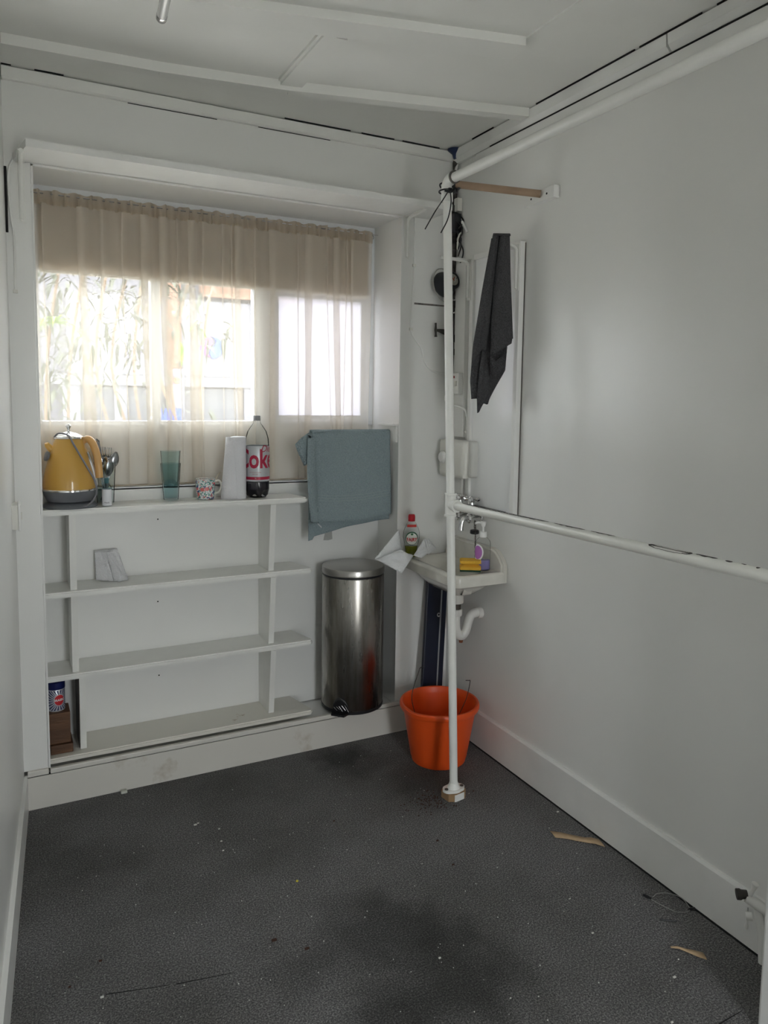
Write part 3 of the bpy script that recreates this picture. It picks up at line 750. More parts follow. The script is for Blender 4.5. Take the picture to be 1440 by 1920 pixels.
# ================================================================= COLA BOTTLE
bx, by = .930, 3.008; Z0 = 1.0905
cb = thing('cola_bottle', 'large plastic cola bottle with silver and red label, dark drink at the bottom', 'bottle', (bx, by, Z0))
prof = [(.026, .004), (.036, .001), (.045, .012), (.050, .035), (.0495, .075), (.0505, .078), (.0505, .19), (.0495, .195), (.050, .215), (.048, .245), (.040, .275), (.026, .296), (.0155, .310), (.0135, .318), (.0135, .328)]
obj('bottle', MB().lathe(prof, (bx, by, Z0), n=44), BOTTLE, cb)
for k in range(5):
    pass
COLA = mat('cola_liquid', (.012, .010, .016), .12, coat=.6)
lq = MB(); nn_ = 50; rings = []
for rr, z in ((.020, .012), (.030, .004), (.0355, .0025), (.0445, .013), (.0492, .036), (.0488, .066), (.0, .066)):
    ring = []
    for i in range(nn_):
        a = 2*PI*i/nn_; lobe = .5+.5*math.cos(5*(a+PI/2+.05))
        k_ = 1-(.22*(1-lobe) if z < .02 else 0); zz = z+(.012*(1-lobe) if z < .02 else 0)
        ring.append(lq.bm.verts.new((bx+rr*k_*math.cos(a), by+rr*k_*math.sin(a), Z0+zz)))
    rings.append(ring)
for k in range(len(rings)-1):
    for i in range(nn_): lq.bm.faces.new((rings[k][i], rings[k][(i+1) % nn_], rings[k+1][(i+1) % nn_], rings[k+1][i]))
lq.smooth = True; bmesh.ops.remove_doubles(lq.bm, verts=lq.bm.verts, dist=1e-6)
obj('drink', lq, COLA, cb)
LSIL = mat('label_silver', (.52, .54, .56), .35, .25); CR = mat('label_crimson', (.42, .012, .05), .4)
obj('label', MB().lathe([(.0508, .070), (.0512, .071), (.0512, .236-.02), (.0508, .217)], (bx, by, Z0), n=60, cap=False), LSIL, cb)
obj('label_stripe', MB().lathe([(.0515, .077), (.0515, .089)], (bx, by, Z0), n=60, cap=False), CR, cb)
la = math.atan2(-by, -bx)
wrap_text('Coke', .108, (bx, by), .0516, Z0+.160, la-.06, 'lettering', CR, cb, bold=.0028, xs=.74)
wrap_text('Diet', .040, (bx, by), .0518, Z0+.204, la+.92, 'lettering', CR, cb, shear=.4, bold=.0002)
wrap_text('NO SUGAR NO CALORIES', .0052, (bx, by), .0518, Z0+.108, la-.15, 'lettering', CR, cb, xs=.8)
wrap_text('GREAT TASTE', .0048, (bx, by), .0518, Z0+.100, la-.15, 'lettering', CR, cb, xs=.8)
wrap_text('2L', .008, (bx, by), .0520, Z0+.083, la-.12, 'lettering', LSIL, cb)
obj('cap', MB().lathe([(.0145, .320), (.015, .322), (.015, .338), (.013, .341)], (bx, by, Z0), n=28), mat('cap_grey', (.28, .28, .29), .4), cb)

# ================================================================= FOLDED PAPER ON SHELF
fp = MB()
P3 = {'a': (.292, 3.060, .902), 'b': (.375, 3.066, .906), 'c': (.410, 3.020, .800), 'd': (.292, 3.040, .790), 'e': (.355, 3.010, .786), 'g': (.330, 3.045, .900), 'h': (.380, 2.995, .812), 'i': (.372, 2.990, .787), 'j': (.408, 3.015, .787)}
def quadsurf(mb, A, B_, C_, D_, n=10, amp=.002, seed=0):
    A, B_, C_, D_ = map(Vector, (A, B_, C_, D_))
    mb.grid(lambda u, v: (A.lerp(B_, u)).lerp(D_.lerp(C_, u), v)+Vector((0, 1, 0))*amp*mnoise.noise(Vector((u*4+seed, v*4, seed))), n, n)
quadsurf(fp, P3['a'], P3['g'], P3['e'], P3['d'], 12, .006, 1)
quadsurf(fp, P3['g'], P3['b'], P3['j'], P3['h'], 12, .006, 2)
quadsurf(fp, P3['g'], P3['h'], P3['i'], P3['e'], 8, .002, 3)
quadsurf(fp, P3['h'], P3['j'], (.408, 3.012, .787), P3['i'], 6, .001, 4)
quadsurf(fp, P3['a'], P3['b'], P3['j'], P3['d'], 10, .003, 5)
tag(obj('folded_paper_towel', fp, mat('embossed_paper', (.74, .74, .76), .8, bump=.6, bscale=200), base=(.35, 3.02, .786), thick=.0008), 'crumpled white paper towel on the second shelf', 'paper')

# ================================================================= TOWELS
def terry(name, c1, c2, bs=170):
    return mat(name, c1, .95, bump=.7, bscale=bs, col2=c2, vscale=260, spec=.1, detail=2)
GRN = terry('green_terry', (.31, .375, .39), (.25, .315, .335)); GRYT = terry('grey_terry', (.085, .085, .089), (.055, .055, .058))
rl = thing('towel_rail', 'white swing-out towel rail on the right side of the window recess', 'towel rail', (1.53, 2.96, 1.36))
obj('bracket', MB().prism([(2.893, 1.398), (3.035, 1.398), (3.0, 1.362), (2.975, 1.350), (2.93, 1.325), (2.893, 1.318)], 1.524, 1.5365, 'x'), WHITE, rl)
obj('flange', MB().box((1.505, 2.89, 1.390), (1.5365, 3.035, 1.400), bev=.003), WHITE, rl)
obj('bar', MB().tube([(1.530, 2.955, 1.348), (1.15, 2.955, 1.350)], .006, 12), WHITE, rl)
gt = thing('hand_towel', 'grey-green hand towel hanging over the white rail by the window', 'towel', (1.33, 2.955, .95))
def front(u, v):
    x = 1.150+u*(1.520-1.150)+.010*v*(u-.3); zb_ = .985-.016*math.sin(PI*u)+.010*u*u
    z = 1.362+(zb_-1.362)*v
    yy = 2.942-.004*v+.004*math.sin(u*17+v*1.5)*v+.005*mnoise.noise(Vector((u*5, v*2, 0)))
    return (x, yy, z)
def back_(u, v):
    x = 1.146+u*(1.522-1.146)+.012*v*u; zb_ = .905+.062*u+.010*math.sin(PI*u)-(.012 if u < .06 else 0)
    z = 1.362+(zb_-1.362)*v
    return (x, 2.968+.004*math.sin(u*15+1)*v, z)
tw = MB(); tw.grid(front, 44, 40); tw.grid(back_, 44, 40)
tw.grid(lambda u, v: (1.150+u*.370-.004*v, 2.955-.0135*math.cos(PI*v), 1.362+.010*math.sin(PI*v)), 44, 8)
bmesh.ops.remove_doubles(tw.bm, verts=tw.bm.verts, dist=.0012)
obj('cloth', tw, GRN, gt, thick=.004, auto=180)
hem = MB()
for dz in (0, .012, .024):
    hem.grid(lambda u, v: tuple(Vector(front(u, .70+dz/.4+.006*v))+Vector((0, -.0032, 0))), 44, 1)
obj('woven_band', hem, mat('towel_band', (.31, .37, .37), .8), gt, thick=.0008)
sf = MB()
sf.strip([[(1.150+.004*t, 2.938-.003*t, 1.364-.392*t), (1.128+.018*t-.010*math.sin(PI*t), 2.932, 1.352-.375*t), (1.160+.016*t, 2.928, 1.340-.366*t)] for t in [i/20 for i in range(21)]])
sf.strip([[(1.146, 2.955, 1.366), (1.150, 2.945, 1.30), (1.128, 2.95, 1.225)], [(1.110, 2.962, 1.340), (1.112, 2.952, 1.29), (1.120, 2.95, 1.222)], [(1.082, 2.965, 1.312), (1.088, 2.955, 1.285), (1.118, 2.953, 1.220)]])
obj('folded_edge', sf, GRN, gt, thick=.003)
obj('care_tag', MB().strip([[(1.168, 2.925, .974), (1.172, 2.925, .976)], [(1.186, 2.925, .955), (1.190, 2.925, .958)]]), mat('tag_pale', (.6, .62, .64), .6), gt, thick=.0006)
# ================================================================= PEDAL BIN
def steel_mat():
    m = bpy.data.materials.new('brushed_steel'); m.use_nodes = True; nt = m.node_tree; b = nt.nodes['Principled BSDF']
    b.inputs['Metallic'].default_value = 1
    tc = nt.nodes.new('ShaderNodeTexCoord'); mp = nt.nodes.new('ShaderNodeMapping'); mp.inputs['Scale'].default_value = (9, 9, 1.1)
    nt.links.new(tc.outputs['Object'], mp.inputs[0])
    n = nt.nodes.new('ShaderNodeTexNoise'); n.inputs['Scale'].default_value = 2.2; n.inputs['Detail'].default_value = 7; n.inputs['Roughness'].default_value = .65
    nt.links.new(mp.outputs[0], n.inputs['Vector'])
    rp = nt.nodes.new('ShaderNodeValToRGB'); e = rp.color_ramp.elements
    e[0].position = .35; e[1].position = .65; e[0].color = (.21, .195, .17, 1); e[1].color = (.40, .385, .36, 1)
    nt.links.new(n.outputs[0], rp.inputs[0]); nt.links.new(rp.outputs[0], b.inputs['Base Color'])
    mr = nt.nodes.new('ShaderNodeMapRange'); mr.inputs[3].default_value = .34; mr.inputs[4].default_value = .22
    nt.links.new(n.outputs[0], mr.inputs[0]); nt.links.new(mr.outputs[0], b.inputs['Roughness']); return m
STL = steel_mat()
bc = (1.347, 2.943, .1455)
bn = thing('pedal_bin', 'tall round brushed steel pedal bin standing on the plinth', 'bin', bc)
obj('base_ring', MB().lathe([(.134, 0), (.138, .003), (.138, .014), (.134, .016)], bc, n=64), BLACK, bn)
obj('body', MB().lathe([(.1345, .014), (.137, .020), (.137, .590), (.1355, .594)], bc, n=72), STL, bn)
obj('collar', MB().lathe([(.133, .590), (.133, .604)], bc, n=64), BLACK, bn)
obj('lid', MB().lathe([(.136, .602), (.1385, .605), (.1385, .628), (.136, .632), (.100, .636), (.05, .638), (0, .6385)], bc, n=72), mat('lid_steel', (.40, .39, .37), .28, 1), bn)
pa = math.radians(-136)
pdx, pdy = math.cos(pa), math.sin(pa)
pm = MB(); rt = Matrix.Rotation(pa+PI/2, 3, 'Z'); pc = (bc[0]+.135*pdx, bc[1]+.135*pdy, 0)
for k in range(9):
    a = -.9+1.8*k/8
vs_o = []
def arch(u, v):
    a = -.30+.60*u; hh = .012+.052*math.sin(PI*min(1, max(0, u)))**.5
    return (bc[0]+.1385*math.cos(pa+a*.9), bc[1]+.1385*math.sin(pa+a*.9), bc[2]+.012+(hh)*v)
pm.grid(arch, 20, 4); obj('pedal_slot', pm, BLACK, bn, thick=.002)
pd_ = MB(); pd_.prism([(-.038, 0), (.038, 0), (.030, -.034), (-.030, -.034)], .004, .012)
for v in pd_.bm.verts: v.co = rt @ v.co + Vector((pc[0], pc[1], bc[2]))
obj('pedal', pd_, BLACK, bn)
bg_ = MB()
for k in range(5):
    a0 = -.24+.1*k; bg_.tube([(bc[0]+.141*math.cos(pa+a0*.9), bc[1]+.141*math.sin(pa+a0*.9), bc[2]+.03+.004*k), (bc[0]+.142*math.cos(pa+a0*.9+.12), bc[1]+.142*math.sin(pa+a0*.9+.12), bc[2]+.018+.006*(k % 2))], .0012, 5)
obj('pedal_wire', bg_, STEEL, bn)

# ================================================================= BUCKET
ORG = mat('orange_plastic', (.72, .085, .012), .38, bump=.05, bscale=60)
ORG.node_tree.nodes['Principled BSDF'].inputs['Subsurface Weight'].default_value = .12
ORG.node_tree.nodes['Principled BSDF'].inputs['Subsurface Radius'].default_value = (.02, .006, .002)
bk = (1.583, 2.578, .0005)
bu = thing('bucket', 'orange plastic bucket on the carpet under the basin', 'bucket', bk)
n = 72
def spout(a, t):                                      # pouring lip at the left
    d_ = math.atan2(math.sin(a-math.radians(205)), math.cos(a-math.radians(205)))
    return 1+.055*math.exp(-(d_/.28)**2)*t
mb = MB(); mb.smooth = True; rings = []
pf = [(.0, .0, 0), (.108, .0, 0), (.113, .003, 0), (.116, .02, 0), (.118, .021, 0), (.152, .222, .8), (.155, .224, 1), (.163, .226, 1), (.1665, .232, 1), (.1665, .246, 1), (.163, .251, 1), (.155, .251, 1), (.1515, .246, 1), (.149, .222, .8), (.111, .010, 0), (.0, .008, 0)]
for rr, z, t in pf:
    rings.append([mb.bm.verts.new((bk[0]+rr*spout(2*PI*i/n, t)*math.cos(2*PI*i/n), bk[1]+rr*spout(2*PI*i/n, t)*math.sin(2*PI*i/n), bk[2]+z)) for i in range(n)])
for k in range(len(rings)-1):
    for i in range(n): mb.bm.faces.new((rings[k][i], rings[k][(i+1) % n], rings[k+1][(i+1) % n], rings[k+1][i]))
bmesh.ops.remove_doubles(mb.bm, verts=mb.bm.verts, dist=1e-5)
obj('tub', mb, ORG, bu)
wr = thing('bent_wire', 'thin bent dark wire standing up from the bucket with hooked ends', 'wire', (1.56, 2.55, .02))
WIRE = mat('dark_wire', (.06, .055, .05), .5, .5)
obj('wire', MB().tube(bez([(1.520, 2.60, .395), (1.500, 2.60, .398), (1.490, 2.60, .375), (1.462, 2.60, .285), (1.48, 2.60, .20), (1.50, 2.59, .12), (1.55, 2.57, .03), (1.64, 2.56, .10), (1.665, 2.56, .17), (1.705, 2.56, .245), (1.722, 2.56, .315), (1.715, 2.56, .322), (1.700, 2.56, .325)], 60), .0016, 6), WIRE, wr)

# ================================================================= NAVY BOARD
NB = mat('navy_board', (.004, .007, .022), .35)
nb = thing('folded_board', 'narrow navy blue folding board leaning behind the bucket under the basin', 'board', (1.66, 2.80, .0))
mb = MB().box((-.062, -.014, 0), (.010, .006, .72), bev=.003)
T_ = Matrix.Translation((1.685, 2.815, 0)) @ Matrix.Rotation(.085, 4, 'Y') @ Matrix.Rotation(.06, 4, 'X')
T_ = Matrix.Translation((1.655, 2.770, .0)) @ Matrix.Rotation(math.radians(6.2), 4, 'Y') @ Matrix.Rotation(math.radians(-6.5), 4, 'X')
def xf(mb, T): bmesh.ops.transform(mb.bm, matrix=T, verts=mb.bm.verts); return mb
obj('panel', xf(mb, T_), NB, nb)
obj('panel', xf(MB().box((.016, -.010, .01), (.045, .008, .70), bev=.003), T_), NB, nb)
obj('metal_edge', xf(MB().box((.0095, -.016, .01), (.0165, .004, .70), bev=.001), T_), mat('edge_metal', (.32, .33, .35), .35, .7), nb)
obj('hinge_ring', xf(MB().lathe([(.004, 0), (.010, 0), (.010, .003), (.004, .003)], (.000, -.0165, .545), axis=(0, -1, 0), n=20, cap=False), T_), STEEL, nb)

# ================================================================= BASIN
X0, X1, Y0, Y1, ZR = 1.553, 1.798, 2.425, 2.872, .812
bs = thing('wash_basin', 'small white wall-hung wash basin in the corner', 'basin', (1.70, 2.65, .70))
def rr_pts(x0, x1, y0, y1, rad, n=6):
    out = []
    for cx, cy, a0 in ((x1-rad[0], y1-rad[0], 0), (x0+rad[1], y1-rad[1], 90), (x0+rad[2], y0+rad[2], 180), (x1-rad[3], y0+rad[3], 270)):
        rd = rad[(a0//90)]
        for k in range(n+1):
            a = math.radians(a0+90*k/n); out.append((cx+rd*math.cos(a), cy+rd*math.sin(a)))
    return out
mb = MB(); mb.smooth = True
def ring(ins, z, rad, ex=(0, 0, 0, 0)):
    return [mb.bm.verts.new((px, py, z)) for px, py in rr_pts(X0+ins+ex[0], X1-ins*(0 if ins < .03 else 1)-ex[1], Y0+ins+ex[2], Y1-ins*(0 if ins < .0 else 1)-ex[3], rad, 8)]
R4 = (.004, .03, .035, .02)
seq = [
    ring(.0, ZR-.046, R4), ring(-.002, ZR-.012, R4), ring(.0, ZR-.004, R4), ring(.006, ZR, R4), ring(.018, ZR-.001, (.012, .03, .035, .03)),
    ring(.034, ZR-.003, (.05, .05, .06, .06), (0, .045, 0, .02)), ring(.046, ZR-.020, (.06, .06, .07, .07), (0, .045, 0, .02)), ring(.060, ZR-.070, (.06, .06, .06, .06), (0, .045, 0, .02)), ring(.085, ZR-.100, (.045, .045, .045, .045), (0, .03, .0, .01))]
for a, b_ in zip(seq, seq[1:]):
    for i in range(len(a)): mb.bm.faces.new((a[i], a[(i+1) % len(a)], b_[(i+1) % len(a)], b_[i]))
mb.bm.faces.new(seq[-1])
un = [seq[0], ring(.030, ZR-.052, (.03, .04, .05, .04)), ring(.040, ZR-.075, (.05, .05, .07, .05), (0, 0, .02, .02)), ring(.075, ZR-.110, (.04, .04, .04, .04), (0, 0, .03, .03)), ring(.100, ZR-.118, (.02, .02, .02, .02), (0, 0, .04, .05))]
for a, b_ in zip(un, un[1:]):
    for i in range(len(a)): mb.bm.faces.new((b_[i], b_[(i+1) % len(a)], a[(i+1) % len(a)], a[i]))
mb.bm.faces.new(un[-1])
obj('bowl', mb, CERAM, bs, auto=50)
mb = MB().prism([(2.425, ZR-.046), (2.425, ZR+.03), (2.445, ZR+.055), (2.475, ZR+.078), (2.50, ZR+.085), (2.82, ZR+.085), (2.84, ZR+.07), (2.872, ZR-.0), (2.872, ZR-.046)], 1.772, 1.798, 'x')
bmesh.ops.bevel(mb.bm, geom=[e for e in mb.bm.edges if min(v.co.x for v in e.verts) < 1.773 and max(v.co.x for v in e.verts) < 1.773], offset=.008, segments=3, affect='EDGES'); mb.smooth = True
obj('upstand', mb, CERAM, bs)
obj('waste', MB().lathe([(.030, -.050), (.032, -.048), (.032, -.004), (.020, 0)], (1.668, 2.60, .705), n=24), mat('waste_white', (.60, .58, .54), .4), bs)
obj('waste_nut', MB().lathe([(.018, -.078), (.022, -.076), (.022, -.050)], (1.668, 2.60, .705), n=8), mat('dark_brass', (.06, .05, .04), .5, .6), bs)
for (x, yy) in ((1.556, 2.845),):
    obj('overflow_mark', MB().lathe([(.003, 0), (.003, .002)], (X0-.002, 2.84, ZR-.040), axis=(-1, 0, 0), n=10), BLACK, bs)
obj('tap_hole_plug', MB().lathe([(.016, 0), (.014, .003), (0, .004)], (1.63, 2.845, ZR-.001), n=20), BLACK, bs)
tpz = thing('waste_trap', 'white plastic bottle-necked waste trap under the basin', 'trap', (1.668, 2.60, .50))
TW = mat('trap_white', (.70, .69, .66), .4)
obj('bend', MB().tube(bez([(1.668, 2.60, .628), (1.668, 2.60, .560), (1.676, 2.60, .525), (1.697, 2.60, .508), (1.718, 2.60, .525), (1.730, 2.60, .560), (1.742, 2.60, .590), (1.765, 2.60, .600), (1.790, 2.60, .598)], 48), .0195, 18), TW, tpz)
obj('nut', MB().lathe([(.025, .0), (.027, .003), (.027, .026), (.024, .029)], (1.668, 2.60, .600), n=14), TW, tpz)
obj('wall_nut', MB().lathe([(.022, 0), (.024, .003), (.024, .020)], (1.776, 2.60, .598), axis=(1, 0, 0), n=14), TW, tpz)
obj('drain_plug', MB().lathe([(.008, 0), (.009, .010)], (1.697, 2.60, .479), n=10), mat('rusty', (.25, .09, .04), .8), tpz)

# taps ------------------------------------------------------------
def bib_tap(yy, label, zz=1.005):
    t = thing('bib_tap', label, 'tap', (1.795, yy, zz), 'chrome taps over the basin')
    obj('body', MB().lathe([(.020, 0), (.022, .003), (.013, .008), (.012, .030), (.019, .036), (.020, .060), (.014, .066), (.0, .068)], (1.7985, yy, zz), axis=(-1, 0, 0), n=20), CHROME, t)
    obj('spout', MB().tube(bez([(1.742, yy-.002, zz+.002), (1.722, yy-.004, zz+.006), (1.705, yy-.006, zz-.004), (1.698, yy-.006, zz-.030), (1.697, yy-.006, zz-.046)], 20), (.0105), 14), CHROME, t)
    obj('bonnet', MB().lathe([(.014, .012), (.017, .018), (.017, .036), (.013, .048), (.011, .070), (.015, .074), (.017, .086), (.012, .095), (0, .098)], (1.752, yy, zz), n=20), CHROME, t)
    hd_ = MB()
    for k in range(4):
        a = PI/4+PI/2*k; c = Vector((1.752, yy, zz+.084)); d_ = Vector((math.cos(a), math.sin(a), 0))
        hd_.tube([c+d_*.004, c+d_*.018, c+d_*.028, c+d_*.036], [.008, .006, .010, .006], 12)
    obj('cross_handle', hd_, CHROME, t)
    return t
bib_tap(2.625, 'chrome cross-head bib tap over the basin, the one nearer the mirror')
bib_tap(2.715, 'chrome cross-head bib tap over the basin, the one nearer the corner')
CHN = mat('old_chain', (.10, .09, .075), .4, .8)
def chain(pts0, pts1, n, parent):
    mb = MB(); A, B_ = Vector(pts0), Vector(pts1)
    for k in range(n):
        c = A.lerp(B_, (k+.5)/n); L_ = (B_-A).length/n*.72; pth = []
        for i in range(13):
            a = 2*PI*i/12; o_ = .0028*math.cos(a); pth.append(c+(Vector((o_, 0, 0)) if k % 2 else Vector((0, o_, 0)))+Vector((0, 0, L_*math.sin(a))))
        mb.tube(pth, .0009, 5, cap=False)
    return obj('chain', mb, CHN, parent)
pl = thing('basin_plug', 'black rubber plug hanging on its chain from the nearer tap', 'plug', (1.745, 2.585, .955))
chain((1.745, 2.590, 1.003), (1.745, 2.588, .965), 5, pl)
obj('stopper', MB().lathe([(.016, 0), (.019, .002), (.019, .014), (.016, .017), (0, .018)], (1.745, 2.588, .946), n=24), BLACK, pl)
ch2 = thing('basin_chain', 'long thin bead chain hanging from the taps down to the basin', 'chain', (1.735, 2.57, .83))
chain((1.738, 2.572, 1.003), (1.738, 2.568, .842), 17, ch2)

# soap, sponge ------------------------------------------------------
sx_, sy_ = 1.728, 2.500; sz = ZR+.0005
sp_ = thing('soap_dispenser', 'clear pump soap bottle with purple label and a little lilac soap left', 'bottle', (sx_, sy_, sz))
def oval(prof, m, name, parent, c, fx=1.0, fy=.62, cap=True, rz=math.radians(-25)):
    mb = MB().lathe(prof, (0, 0, 0), n=40, sx=fx, sy=fy, cap=cap)
    bmesh.ops.transform(mb.bm, matrix=Matrix.Translation(c) @ Matrix.Rotation(rz, 4, 'Z'), verts=mb.bm.verts)
    return obj(name, mb, m, parent)
S = (sx_, sy_, sz)
oval([(.030, 0), (.032, .003), (.032, .110), (.029, .122), (.018, .133), (.0125, .137), (.0125, .142)], BOTTLE, 'bottle', sp_, S)
oval([(.028, .002), (.0305, .004), (.0305, .042), (0, .042)], mat('lilac_soap', (.22, .19, .42), .1, coat=.5), 'liquid', sp_, S, fy=.60)
oval([(.014, .136), (.0145, .138), (.0145, .156), (.0125, .159)], WHITE, 'collar', sp_, S, fy=1)
pu = MB(); pu.lathe([(.0045, .159), (.0045, .178), (.008, .180), (.013, .196), (.012, .200), (0, .201)], S, n=20)
pu.tube([(sx_, sy_, sz+.195), (sx_-.020, sy_+.010, sz+.196), (sx_-.030, sy_+.015, sz+.192)], [.006, .0045, .0035], 10)
obj('pump', pu, WHITE, sp_)
PUR = mat('label_purple', (.42, .16, .48), .4)
def oval_label(w_, h_, zc_, off, m, name, ac):
    mb = MB(); n = 24; c = mb.bm.verts.new((0, 0, 0)); rm = Matrix.Rotation(math.radians(-25), 3, 'Z')
    rings = []
    for k in range(1, 5):
        rg = []
        for i in range(n):
            a = 2*PI*i/n; ang = ac+w_*k/4*math.cos(a); z = zc_+h_*k/4*math.sin(a)
            v = rm @ Vector(((.032+off)*math.cos(ang), (.032+off)*.62*math.sin(ang)-(.0 if off < .001 else 0), 0)); rg.append(mb.bm.verts.new((sx_+v.x, sy_+v.y, sz+z)))
        rings.append(rg)
    v = rm @ Vector(((.032+off)*math.cos(ac), (.032+off)*.62*math.sin(ac), 0)); c.co = (sx_+v.x, sy_+v.y, sz+zc_)
    for i in range(n): mb.bm.faces.new((c, rings[0][i], rings[0][(i+1) % n]))
    for k in range(3):
        for i in range(n): mb.bm.faces.new((rings[k][i], rings[k][(i+1) % n], rings[k+1][(i+1) % n], rings[k+1][i]))
    return obj(name, mb, m, sp_)
oval_label(.75, .034, .075, .0006, PW, 'label', -PI/2-.75)
oval_label(.62, .028, .075, .0012, PUR, 'label_centre', -PI/2-.78)
SPY = mat('sponge_yellow', (.80, .46, .05), .9, bump=.6, bscale=220); SPG = mat('scourer_green', (.02, .06, .035), .95, bump=.6, bscale=200)
sn = thing('sponge', 'yellow washing-up sponge with dark scouring side on the basin rim', 'sponge', (1.66, 2.50, ZR))
Ts = Matrix.Translation((1.672, 2.505, ZR+.0008)) @ Matrix.Rotation(math.radians(-32), 4, 'Z')
mb = MB(); mb.smooth = True
def spg(z, ins): return [mb.bm.verts.new((x, yv, z)) for x, yv in rr_pts(-.043+ins, .043-ins, -.032+ins, .032-ins, (.006,)*4, 3)]
rs_ = [spg(z, i_) for z, i_ in ((.008, .002), (.010, 0), (.019, .0), (.022, .006), (.027, .013), (.032, .006), (.035, 0), (.043, 0), (.046, .003))]
for a, b_ in zip(rs_, rs_[1:]):
    for i in range(len(a)): mb.bm.faces.new((a[i], a[(i+1) % len(a)], b_[(i+1) % len(a)], b_[i]))
mb.bm.faces.new(rs_[0][::-1]); mb.bm.faces.new(rs_[-1])
obj('foam', xf(mb, Ts), SPY, sn)
obj('scourer', xf(MB().box((-.042, -.031, 0), (.042, .031, .008), bev=.002), Ts), SPG, sn)

# washing-up liquid and paper towel ---------------------------------
fx, fy, fz = 1.580, 2.838, ZR+.001
fa = thing('washing_up_bottle', 'washing-up liquid bottle with red cap, wrapped in white paper at the basin corner', 'bottle', (fx, fy, fz))
def ovf(prof, m, name, cap=True, fy_=.55, n=40, parent=fa):
    mb = MB().lathe(prof, (0, 0, 0), n=n, sx=1, sy=fy_, cap=cap)
    bmesh.ops.transform(mb.bm, matrix=Matrix.Translation((fx, fy, fz)) @ Matrix.Rotation(math.radians(-22), 4, 'Z'), verts=mb.bm.verts)
    return obj(name, mb, m, parent)
ovf([(.022, 0), (.026, .004), (.0265, .03), (.030, .06), (.0375, .09), (.0365, .110), (.030, .130), (.020, .150), (.0135, .160), (.0125, .164)], BOTTLE, 'bottle')
ovf([(.021, .002), (.025, .005), (.0255, .03), (.028, .050), (0, .050)], mat('green_soap', (.16, .17, .01), .1, coat=.5), 'liquid')
capm = mat('cap_red', (.50, .008, .02), .35)
ovf([(.0150, .160), (.0155, .162), (.0155, .180), (.0140, .188), (.012, .190), (0, .190)], capm, 'cap', fy_=1)
def lab_grid(z0, z1, half, m, name, off=.0008, shape=None, parent=fa):
    mb = MB(); rm = Matrix.Rotation(math.radians(-22), 3, 'Z')
    P_ = [(.022, 0), (.026, .004), (.0265, .03), (.030, .06), (.0375, .09), (.0365, .110), (.030, .130), (.020, .150), (.0135, .160)]
    def R_at(z):
        for (ra, za), (rb, zb_) in zip(P_, P_[1:]):
            if z <= zb_: return ra+(rb-ra)*(z-za)/(zb_-za)
        return .0135
    def fn(u, v):
        if shape == 'disc':
            a = 2*PI*u; rr = v; du = rr*math.cos(a)*half; z = (z0+z1)/2+(z1-z0)/2*rr*math.sin(a)
        else: du = (2*u-1)*half; z = z0+(z1-z0)*v
        R_ = R_at(z)+off; ang = -PI/2+du/R_*1.0
        q = rm @ Vector((R_*math.cos(ang), .55*R_*math.sin(ang)-off, 0)); return (fx+q.x, fy+q.y, fz+z)
    mb.grid(fn, 30, 6); return obj(name, mb, m, parent), R_at
lab_grid(.135, .146, .024, mat('label_red', (.62, .05, .04), .4), 'neck_label')
lab_grid(.056, .116, .030, mat('label_green', (.02, .11, .05), .4), 'label_rim', .0007, 'disc')
lab_grid(.058, .110, .0265, mat('label_pale', (.72, .76, .70), .4), 'label', .0012, 'disc')
rm = Matrix.Rotation(math.radians(-22), 3, 'Z')
def on_bottle(s_, size, zc_, m, name, bold=.0003, xs=1):
    bm = text_bm(s_, size, bold, 'CENTER', 0, xs)
    x = min(v.co.x for v in bm.verts)
    for k in range(1, 24): bmesh.ops.bisect_plane(bm, geom=bm.verts[:]+bm.edges[:]+bm.faces[:], plane_co=(x+k*.0031, 0, 0), plane_no=(1, 0, 0))
    for v in bm.verts:
        z = zc_+v.co.y; R_ = .034+.0025; ang = -PI/2+v.co.x/.036
        t = (z-.06)/.03; R_ = .030+.0075*max(0, min(1, t))+.0019
        q = rm @ Vector((R_*math.cos(ang), .55*R_*math.sin(ang)-.0030, 0)); v.co = Vector((fx+q.x, fy+q.y, fz+z))
    mb = MB(); mb.bm.free(); mb.bm = bm; return obj(name, mb, m, fa)
on_bottle('FAIRY', .0225, .080, mat('text_red', (.50, .01, .02), .4), 'lettering', .0007, .80)
lf_ = lab_grid(.100, .109, .006, mat('label_leaf', (.02, .16, .05), .4), 'leaf_print', .0018, 'disc')
pt = thing('paper_towel_sheet', 'crumpled sheet of white paper towel around the washing-up bottle, hanging over the basin edge', 'paper', (1.56, 2.80, ZR))
PT = mat('soft_paper', (.78, .79, .80), .85, bump=.6, bscale=230)
mb = MB()
def sheet(quad, n, amp, seed, bulge=0):
    A, B_, C_, D_ = map(Vector, quad)
    def fn(u, v):
        q = (A.lerp(B_, u)).lerp(D_.lerp(C_, u), v)
        w_ = amp*mnoise.noise(Vector((u*3.2+seed, v*2.6, seed)))+bulge*math.sin(PI*u)*math.sin(PI*v)
        return q+Vector((-.35, -.8, .4))*w_
    mb.grid(fn, n, n)
# back sheet rising behind-left of the bottle, front flap hanging over the bin side, right flap over the rim
sheet([(1.400, 2.835, .822), (1.530, 2.862, .935), (1.545, 2.858, .842), (1.490, 2.800, .838)], 14, .010, 1)
sheet([(1.398, 2.830, .820), (1.500, 2.790, .860), (1.560, 2.780, .832), (1.485, 2.745, .768)], 16, .016, 2, .008)
sheet([(1.560, 2.780, .832), (1.625, 2.800, .898), (1.640, 2.790, .834), (1.590, 2.765, .820)], 12, .010, 3, .006)
sheet([(1.625, 2.800, .898), (1.668, 2.835, .888), (1.705, 2.830, .842), (1.640, 2.790, .826)], 12, .012, 4, .006)
obj('sheet', mb, PT, pt, thick=.0007)

